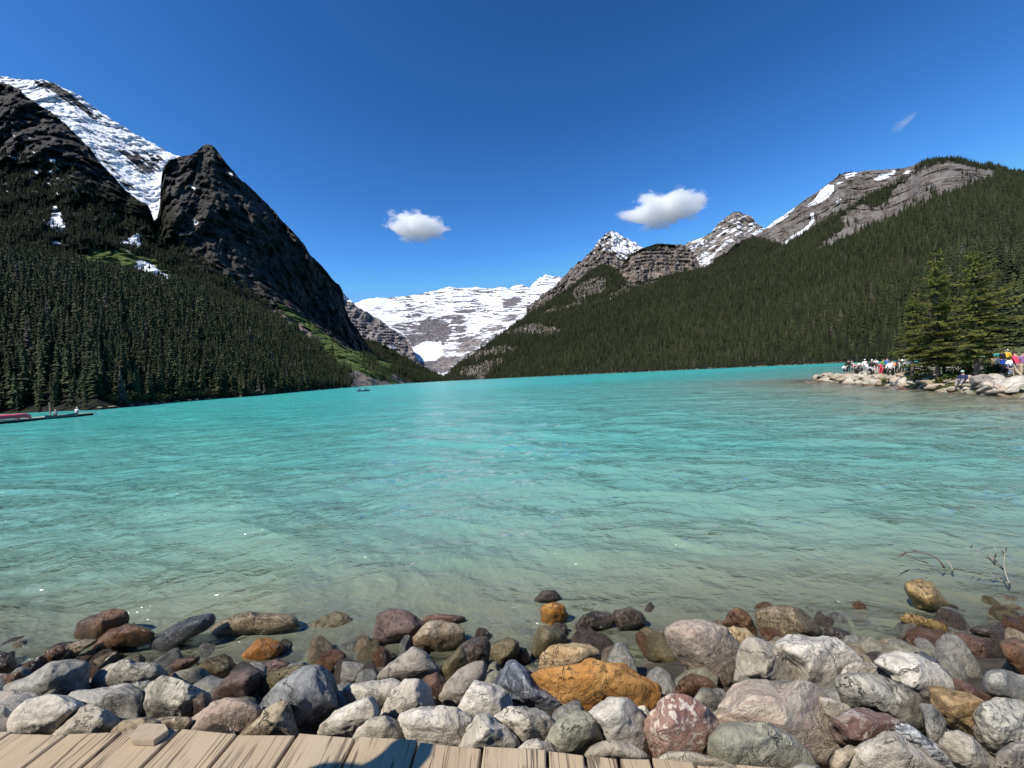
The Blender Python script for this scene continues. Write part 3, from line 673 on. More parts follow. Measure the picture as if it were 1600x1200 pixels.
# ================================================================= lake, lake bed, rocky point land
SPIT = [(42.5, 56.5), (40.0, 50.5), (38.2, 45.5), (36.6, 40.5), (34.3, 35.5), (32.4, 31), (30.8, 27), (29.2, 23), (28, 19), (27, 14), (27, 6), (60, 4), (140, 4), (260, 60), (260, 175), (190, 170), (130, 128), (96, 95), (74, 73), (61, 64), (52, 60.5), (46, 58.5)]
def spit_sd(X, Y):
    return seg_sd(X, Y, SPIT)
def bank(Y):            # surface of the boulder bank under the boardwalk
    return np.interp(Y, [0, 1.96, 4.0, 4.7, 6, 8, 16, 40, 120, 3000], [.97, .95, .10, -.10, -.55, -1.0, -2.0, -5, -9, -30])
def bed(X, Y):
    b = bank(Y)-.22
    s = spit_sd(X, Y)
    return np.maximum(b, np.clip(.0+.10*s, -30, .2))
# lake bed and shore ground as one sheet
uu = np.linspace(-2.2, 2.2, 260); yy = np.concatenate([np.linspace(-3, 1.6, 14), np.geomspace(1.8, 5000, 300)])
UU, YY = np.meshgrid(uu, yy); XX = UU*np.maximum(YY, 4)
ZZ = bed(XX, YY)+.10*noise3(XX*1.3, YY*1.3, 0)*sstep(200, 10, YY)+.04*noise3(XX*5, YY*5, 3)*sstep(40, 5, YY)
m = NT('lake_bed_gravel'); p = m.pos(); n1 = m.noise(p, 2.2, 6, .6); v = m.vor(p, 9); v2 = m.vor(p, 4, out=1)
c = m.mix(n1, (.19, .17, .125), (.36, .33, .25)); c = m.mix(.35, c, m.mix(.8, v2, (.3, .27, .2)), 'MULTIPLY')
z = m.sep(p)[2]
c = m.mix(m.ss(-.12, .15, z), c, (.05, .042, .032))
m.pbsdf(c, .8, m.bump(v, .6, .04), .3); M_bed = m.m
link('lake_bed', mesh_np('lake_bed', np.stack([XX, YY, ZZ], -1).reshape(-1, 3), grid_faces(*XX.shape), M_bed), kind='structure', label='gravel and sand bed of the lake')

# ---- water
nr, nc = 620, 760
# rows even in the picture (real distances follow), columns even in direction
vv = np.concatenate([np.linspace(1.06, .0065, nr-40), np.geomspace(.0063, .0006, 40)])
Yw = CAMZ/vv; uu = np.linspace(-1.75, 1.85, nc)
Y = np.broadcast_to(Yw[:, None], (nr, nc)).copy(); X = uu[None, :]*Y
sp = np.gradient(Yw)[:, None]+0*X
WZ = np.zeros_like(X)
wr = np.random.default_rng(21)
Xw = X+.35*noise3(X*.5, Y*.5, 2)+.08*noise3(X*2.3, Y*2.3, 2); Ywp = Y+.35*noise3(X*.5+9, Y*.5, 2)+.08*noise3(X*2.3, Y*2.3, 9)
for k in range(46):
    lam = .22*(1.105**k); th = R(-112)+wr.normal(0, .42)            # wind blows towards the near shore
    kx, ky = math.cos(th)*2*math.pi/lam, math.sin(th)*2*math.pi/lam
    amp = .0066*lam**.80*(1 if lam < 3 else .6)*(1 if lam < 8 else .5)*wr.uniform(.6, 1.3)
    fade = sstep(lam*.55, lam*.22, np.abs(sp))
    env = .55+.75*sstep(-.5, .6, noise3(X/(lam*7), Y/(lam*7), k*1.7))
    ph = kx*Xw+ky*Ywp+wr.random()*6.28
    WZ += amp*env*fade*(np.sin(ph)+.22*np.sin(2*ph+.6))
WZ *= .25+.75*sstep(3.2, 6.5, Y)
B0 = bed(X, Y)
depth = np.clip(-B0, 0, 12)
px, py = pxof(X, Y, WZ)
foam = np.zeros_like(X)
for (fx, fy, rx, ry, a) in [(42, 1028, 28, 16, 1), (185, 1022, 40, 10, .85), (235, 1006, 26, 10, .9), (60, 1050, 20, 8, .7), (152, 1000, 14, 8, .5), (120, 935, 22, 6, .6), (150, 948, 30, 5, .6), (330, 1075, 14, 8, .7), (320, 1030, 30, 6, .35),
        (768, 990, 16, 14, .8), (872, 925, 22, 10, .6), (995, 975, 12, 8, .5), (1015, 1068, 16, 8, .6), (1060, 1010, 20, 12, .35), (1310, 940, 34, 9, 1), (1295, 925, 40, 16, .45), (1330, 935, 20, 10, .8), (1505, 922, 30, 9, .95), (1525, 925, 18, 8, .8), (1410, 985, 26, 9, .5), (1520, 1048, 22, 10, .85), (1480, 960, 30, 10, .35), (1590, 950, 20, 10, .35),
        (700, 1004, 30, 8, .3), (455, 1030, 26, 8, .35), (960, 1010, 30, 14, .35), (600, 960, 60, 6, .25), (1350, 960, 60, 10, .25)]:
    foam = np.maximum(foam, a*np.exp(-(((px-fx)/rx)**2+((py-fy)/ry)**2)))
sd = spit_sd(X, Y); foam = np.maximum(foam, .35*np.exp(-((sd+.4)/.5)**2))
m = NT('glacial_lake_water'); p = m.pos(); x, y, z = m.sep(p)
d = m.n('ShaderNodeAttribute', attribute_name='depth').outputs['Fac']; fm = m.n('ShaderNodeAttribute', attribute_name='foam').outputs['Fac']
cd = m.math('ADD', d, m.math('MULTIPLY', m.math('SUBTRACT', m.noise(m.scale(p, (.25, .6, 1)), 1.0, 4, .6), .5), m.math('MULTIPLY', d, .7)))
rp = m.n('ShaderNodeValToRGB'); m.put(rp.inputs[0], m.math('DIVIDE', cd, 10.0)); e = rp.color_ramp.elements
stops = [(0.0, (.27, .275, .20)), (.04, (.25, .29, .21)), (.07, (.20, .285, .218)), (.11, (.150, .292, .235)), (.19, (.100, .300, .255)), (.50, (.062, .340, .298)), (1.0, (.055, .43, .385))]
e[0].position = 0; e[0].color = (*stops[0][1], 1); e[1].position = 1; e[1].color = (*stops[-1][1], 1)
for q, col in stops[1:-1]:
    k = e.new(q); k.color = (*col, 1)
body = rp.outputs[0]
wv = m.scale(p, (.72, 1.0, 1.0), rot=(0, 0, R(22)))
wob = m.n('ShaderNodeVectorMath', operation='ADD'); m.put(wob.inputs[0], wv)
wob.inputs[1].default_value = (0, 0, 0)
def crest(sc, det, dist): return m.math('SUBTRACT', 1.0, m.math('ABSOLUTE', m.math('SUBTRACT', m.math('MULTIPLY', m.noise(wv, sc, det, .5, dist), 2.0), 1.0)))
h = m.math('MULTIPLY', crest(6.5, 2, .4), .028)
h = m.math('ADD', h, m.math('MULTIPLY', m.noise(wv, 18, 2, .5, .4), .014))
h = m.math('ADD', h, m.math('MULTIPLY', crest(1.9, 3, .5), .075))
h = m.math('ADD', h, m.math('MULTIPLY', crest(.55, 3, .4), .24))
h = m.math('ADD', h, m.math('MULTIPLY', crest(.19, 3, .4), .80))
h = m.math('ADD', h, m.math('MULTIPLY', crest(.065, 3, .4), 1.7))

nb = m.bump(h, 1.0, 1.0)
dif = m.n('ShaderNodeBsdfDiffuse'); m.put(dif.inputs[0], body); m.put(dif.inputs['Normal'], m.bump(h, .62, 1.0))
tr = m.n('ShaderNodeBsdfTransparent'); tr.inputs[0].default_value = (.84, .93, .86, 1)
op = m.math('SUBTRACT', 1.0, m.math('POWER', 2.718, m.math('MULTIPLY', d, -2.0)))
op = m.math('ADD', .14, m.math('MULTIPLY', op, .86), clamp=True)
mx = m.n('ShaderNodeMixShader'); m.put(mx.inputs[0], op); m.l(tr.outputs[0], mx.inputs[1]); m.l(dif.outputs[0], mx.inputs[2])
gl = m.n('ShaderNodeBsdfGlossy'); gl.inputs['Roughness'].default_value = .11; m.put(gl.inputs['Normal'], nb); gl.inputs[0].default_value = (1, 1, 1, 1)
fr = m.n('ShaderNodeFresnel'); fr.inputs[0].default_value = 1.333; m.put(fr.inputs['Normal'], nb)
mx2 = m.n('ShaderNodeMixShader'); m.put(mx2.inputs[0], m.math('MULTIPLY', fr.outputs[0], .95)); m.l(mx.outputs[0], mx2.inputs[1]); m.l(gl.outputs[0], mx2.inputs[2])
# foam: white froth around the boulders, its specks doubling as painted sparkle
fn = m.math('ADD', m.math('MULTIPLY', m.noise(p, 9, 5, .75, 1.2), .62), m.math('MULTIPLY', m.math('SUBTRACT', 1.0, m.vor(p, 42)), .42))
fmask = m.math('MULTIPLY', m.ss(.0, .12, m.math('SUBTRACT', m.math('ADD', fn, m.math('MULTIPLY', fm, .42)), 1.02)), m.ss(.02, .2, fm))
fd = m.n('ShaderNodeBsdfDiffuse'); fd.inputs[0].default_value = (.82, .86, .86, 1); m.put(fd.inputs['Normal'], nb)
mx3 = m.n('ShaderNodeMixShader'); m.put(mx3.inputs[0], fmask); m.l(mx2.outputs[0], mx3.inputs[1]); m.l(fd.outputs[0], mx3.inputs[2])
m.l(mx3.outputs[0], m.out.inputs[0]); M_water = m.m
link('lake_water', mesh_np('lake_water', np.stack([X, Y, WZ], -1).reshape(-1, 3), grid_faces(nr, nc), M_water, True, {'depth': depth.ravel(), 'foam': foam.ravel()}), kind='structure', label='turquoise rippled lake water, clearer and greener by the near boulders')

# ---- land of the rocky point
xs = np.linspace(24, 262, 330)**1.0; xs = 24+(262-24)*np.linspace(0, 1, 330)**1.6; ys = 3+(176-3)*np.linspace(0, 1, 300)**1.2
GX, GY = np.meshgrid(xs, ys); sd = spit_sd(GX, GY)
land_h = lambda X, Y, s: -1.2+1.95*sstep(-1.2, 1.3, s)+.35*sstep(1, 6, s)+.12*noise3(X*.7, Y*.7, 0)+ 4.5*sstep(62, 100, X)*sstep(10, 30, s)+ 9*sstep(100, 250, X)*sstep(5, 40, s)
GZ = land_h(GX, GY, sd)
m = NT('point_ground'); p = m.pos(); n = m.noise(p, .35, 5, .6); n2 = m.noise(p, 3, 5, .6)
c = m.mix(m.ss(.45, .56, n), m.mix(n2, (.26, .225, .17), (.42, .37, .29)), m.mix(n2, (.035, .045, .016), (.09, .095, .032)))
m.pbsdf(c, .9, m.bump(n2, .5, .1), .2)
link('point_ground', mesh_np('point_ground', np.stack([GX, GY, GZ], -1).reshape(-1, 3), grid_faces(*GX.shape), m.m), kind='structure', label='stony ground of the point on the right')
def ground_z(X, Y):
    X = np.asarray(X, float); Y = np.asarray(Y, float); return land_h(X, Y, spit_sd(X, Y))
# ================================================================= foreground boulders
def rock_mat(name, A, B, spot=None, spots=.0, sscale=40., vein=None, veins=0., rough=.85, bump=.5, stripe=None, wet=False, big=1.6):
    m = NT(name); tc = m.n('ShaderNodeTexCoord').outputs['Object']; oi = m.n('ShaderNodeObjectInfo').outputs['Random']
    off = m.n('ShaderNodeVectorMath', operation='ADD'); m.put(off.inputs[0], tc); cb = m.n('ShaderNodeCombineXYZ'); m.put(cb.inputs[0], m.math('MULTIPLY', oi, 37.0)); m.put(cb.inputs[1], m.math('MULTIPLY', oi, 91.0)); m.l(cb.outputs[0], off.inputs[1]); v = off.outputs[0]
    n1 = m.noise(v, big*2.2, 6, .62, .6); n2 = m.noise(v, 22, 6, .7); n3 = m.noise(v, 90, 4, .7)
    c = m.mix(m.ss(.36, .62, n1), A, B)
    c = m.mix(m.math('MULTIPLY', m.ss(.45, .75, n2), .55), c, tuple(q*.55 for q in A))
    if stripe:
        sv = m.scale(v, (1, 3.2, 9), rot=(.5, .6, .3)); sn = m.noise(sv, 3.2, 5, .65, .8)
        c = m.mix(m.ss(.47, .56, sn), c, stripe)
    if spot:
        c = m.mix(m.math('MULTIPLY', m.ss(.52, .60, m.noise(v, sscale, 3, .6)), spots), c, spot)
    if vein:
        vn = m.math('ABSOLUTE', m.math('SUBTRACT', m.noise(v, 3.0, 4, .6, 1.2), .5)); c = m.mix(m.math('MULTIPLY', m.ss(.022, .004, vn), veins), c, vein)
    crk = m.math('ABSOLUTE', m.math('SUBTRACT', m.noise(v, 4.2, 5, .6, .9), .5)); cm = m.math('MULTIPLY', m.ss(.012, .001, crk), m.ss(.45, .6, m.noise(v, 2.0, 2)))
    c = m.mix(m.math('MULTIPLY', cm, .6), c, tuple(q*.2 for q in A))
    # wet and dark where the waves reach
    z = m.sep(m.pos())[2]
    wl_ = m.math('ADD', z, m.math('MULTIPLY', m.math('SUBTRACT', m.noise(m.pos(), 5, 4, .6), .5), .25))
    wetm = 1.0 if wet else m.ss(.26, .16, wl_)
    cw = m.mix(1.0, c, (.50, .44, .38), 'MULTIPLY')
    if not wet: c = m.mix(wetm, c, cw)
    rg = (.16 if wet else m.math('SUBTRACT', rough, m.math('MULTIPLY', wetm, rough-.2)))
    if wet: rg = m.math('ADD', .06, m.math('MULTIPLY', n2, .22))
    hh = m.math('ADD', m.math('MULTIPLY', n1, .040), m.math('ADD', m.math('MULTIPLY', n2, .016), m.math('MULTIPLY', n3, .010 if wet else .006)))
    hh = m.math('SUBTRACT', hh, m.math('MULTIPLY', cm, .02))
    nb = m.bump(hh, bump*2.0, 1.0)
    return m.pbsdf(c, rg, nb, .5 if wet else .3)
RM = {
 'pale': rock_mat('rock_pale', (.34, .30, .235), (.52, .47, .385), (.2, .18, .15), .35, 60),
 'white': rock_mat('rock_white', (.44, .395, .32), (.62, .57, .48), (.25, .23, .2), .4, 55),
 'dotted': rock_mat('rock_dotted', (.42, .39, .31), (.56, .52, .42), (.14, .13, .12), .85, 42),
 'grey': rock_mat('rock_grey', (.21, .20, .175), (.38, .36, .31), (.09, .09, .08), .35, 50),
 'greyshaded': rock_mat('rock_grey_shaded', (.03, .032, .034), (.24, .24, .23), (.40, .39, .36), .3, 30, big=.9),  # shaded side of the grey boulder put into the rock colour as black
 'mottled': rock_mat('rock_mottled', (.17, .155, .125), (.48, .44, .35), (.07, .065, .055), .6, 30),
 'slate': rock_mat('rock_slate', (.075, .085, .10), (.17, .18, .20), (.35, .36, .38), .35, 25, vein=(.5, .5, .5), veins=.5),
 'pink': rock_mat('rock_pink', (.34, .26, .20), (.45, .375, .295), (.12, .10, .10), .5, 40),
 'redspeck': rock_mat('rock_red_speckled', (.24, .13, .10), (.35, .23, .18), (.60, .52, .42), .9, 30),
 'orange': rock_mat('rock_orange', (.40, .185, .045), (.48, .26, .085), (.15, .08, .035), .55, 30, rough=.6),
 'ochre': rock_mat('rock_ochre', (.36, .24, .11), (.50, .39, .23), (.12, .07, .03), .5, 30),
 'tan': rock_mat('rock_tan', (.26, .20, .13), (.42, .35, .25), (.1, .08, .06), .5, 35),
 'cream': rock_mat('rock_cream', (.43, .35, .26), (.55, .48, .37), (.2, .15, .12), .3, 40, stripe=(.38, .29, .24)),
 'mauve': rock_mat('rock_mauve', (.235, .205, .17), (.36, .32, .265), (.14, .1, .1), .4, 50),
 'redblock': rock_mat('rock_red_block', (.13, .075, .06), (.22, .145, .12), (.4, .36, .3), .4, 20, vein=(.5, .45, .4), veins=.6),
 'olive': rock_mat('rock_olive', (.24, .23, .17), (.36, .34, .26), (.12, .11, .08), .4, 45),
 'banded': rock_mat('rock_banded', (.07, .08, .09), (.16, .17, .18), stripe=(.5, .5, .48)),
 'wbrown': rock_mat('wet_brown_rock', (.075, .038, .02), (.17, .09, .045), (.03, .02, .015), .4, 30, wet=True),
 'wdark': rock_mat('wet_dark_rock', (.035, .026, .022), (.085, .06, .045), (.2, .17, .13), .4, 35, wet=True),
 'wred': rock_mat('wet_red_rock', (.085, .046, .032), (.15, .085, .058), (.03, .02, .02), .4, 35, wet=True),
 'wpurple': rock_mat('wet_purple_rock', (.085, .054, .044), (.16, .108, .086), (.035, .02, .025), .5, 30, wet=True),
 'wolive': rock_mat('wet_olive_rock', (.075, .06, .03), (.16, .13, .07), (.04, .03, .02), .4, 40, wet=True),
 'wtan': rock_mat('wet_tan_rock', (.13, .10, .06), (.27, .21, .13), (.05, .035, .02), .7, 45, wet=True),
 'wyellow': rock_mat('wet_yellow_rock', (.22, .14, .045), (.38, .27, .11), (.06, .035, .015), .75, 36, wet=True),
 'wslate': rock_mat('wet_slate', (.035, .038, .042), (.085, .085, .085), (.2, .2, .2), .3, 35, wet=True),
 'worange': rock_mat('wet_orange_rock', (.26, .10, .015), (.42, .20, .04), (.05, .03, .02), .5, 30, wet=True),
 'wgrey': rock_mat('wet_grey_rock', (.10, .095, .085), (.22, .21, .18), (.04, .04, .035), .5, 40, wet=True),
}
def pile(Y): return np.interp(Y, [0, 1.96, 4.0, 4.8, 6.2, 9], [1.0, .93, .12, -.02, -.22, -.5])
def depth_on_pile(px, py, dz=0):
    d = ray(px, py); Y = np.linspace(1.2, 12, 4000); z = CAMZ+d[2]/d[1]*Y
    k = np.argmax(z < pile(Y)+dz); return Y[k]/d[1]
def make_rock(poly, kind, flag, label, seed, name='boulder', cat='rock', group=None, facet=None):
    P = np.array(poly, float); c = (P.min(0)+P.max(0))/2*.5+P.mean(0)*.5
    r = np.random.default_rng(seed)
    Rf = rock_radii(P, c)
    mr = Rf.mean()
    ys = P[:, 1].max()
    if flag == 'w':
        d = ray(c[0], c[1]*.35+ys*.65); D = (-.0-CAMZ)/d[2]; D *= 1.0
    elif flag == 's':
        d = ray(c[0], c[1]); D = (-.17-CAMZ)/d[2]
    else:
        D = depth_on_pile(c[0], c[1])
    T = mr*D/F_PX*(.95 if flag != 's' else .45)*(.42 if kind == 'orange' else 1)
    v, f = ico(5 if mr > 30 else 4)
    v = v.copy()
    ang = facet if facet is not None else {'slate': 1, 'cream': 1, 'banded': 1, 'orange': .15, 'redblock': .8, 'wslate': .8, 'wbrown': .5, 'wdark': .7, 'mauve': .4}.get(kind, .32)
    for k in range(int(6+9*ang)):
        n = r.normal(size=3); n[2] = -abs(n[2])-.25; n /= np.linalg.norm(n); dd = r.uniform(.62, .90)-.10*ang
        q = v@n-dd; w = np.where(q > 0, q, 0)
        v -= (w*min(1, .55+.45*ang))[:, None]*n
    o = r.uniform(0, 50, 3)
    v *= (1+.085*fbm(v[:, 0]*1.3+o[0], v[:, 1]*1.3+o[1], v[:, 2]*1.3+o[2], 3) + .022*ridged(v[:, 0]*3.5+o[1], v[:, 1]*3.5+o[2], v[:, 2]*3.5+o[0], 3))[:, None]
    ph = np.arctan2(v[:, 1], v[:, 0]) % (2*np.pi); rad = np.hypot(v[:, 0], v[:, 1])
    rad = np.where(rad > 1, 1+(rad-1)*.35, rad)
    Rv_ = np.interp(ph, np.linspace(0, 2*np.pi, len(Rf)+1), np.append(Rf, Rf[0]))
    Rs = mr+(Rv_-mr)*sstep(0, .6, rad)
    Rs = Rs*(1.21 if flag == 'p' else 1.13)/np.percentile(rad, 97)
    x = c[0]+rad*Rs*np.cos(ph); y = c[1]+rad*Rs*np.sin(ph)
    dep = D+v[:, 2]*T
    w = CAM+ray(x, y)*dep[:, None]
    jn = (np.array([noise3(w[:, 0]*26+k*9, w[:, 1]*26, w[:, 2]*26) for k in range(3)]).T)*.004
    w = w+jn
    ctr = w.mean(0); w = w-ctr
    me = mesh_np(name, w, f, RM[kind])
    return link(name, me, loc=ctr, label=label, cat=cat, group=group)
def rock_radii(P, c):
    th = np.linspace(0, 2*np.pi, 241)[:-1]; out = np.zeros(240); Q = np.roll(P, -1, 0)
    for i, t in enumerate(th):
        d = np.array([math.cos(t), math.sin(t)]); best = 0
        for a, b in zip(P, Q):
            e = b-a; den = d[0]*e[1]-d[1]*e[0]
            if abs(den) < 1e-9: continue
            ac = a-c; s = (ac[0]*e[1]-ac[1]*e[0])/den; k = (ac[0]*d[1]-ac[1]*d[0])/den
            if s > 0 and -.001 <= k <= 1.001: best = max(best, s)
        out[i] = best
    k = np.array([1, 2, 3, 4, 3, 2, 1], float); k /= k.sum()
    ext = np.concatenate([out[-3:], out, out[:3]]); return np.maximum(np.convolve(ext, k, 'valid'), 2)
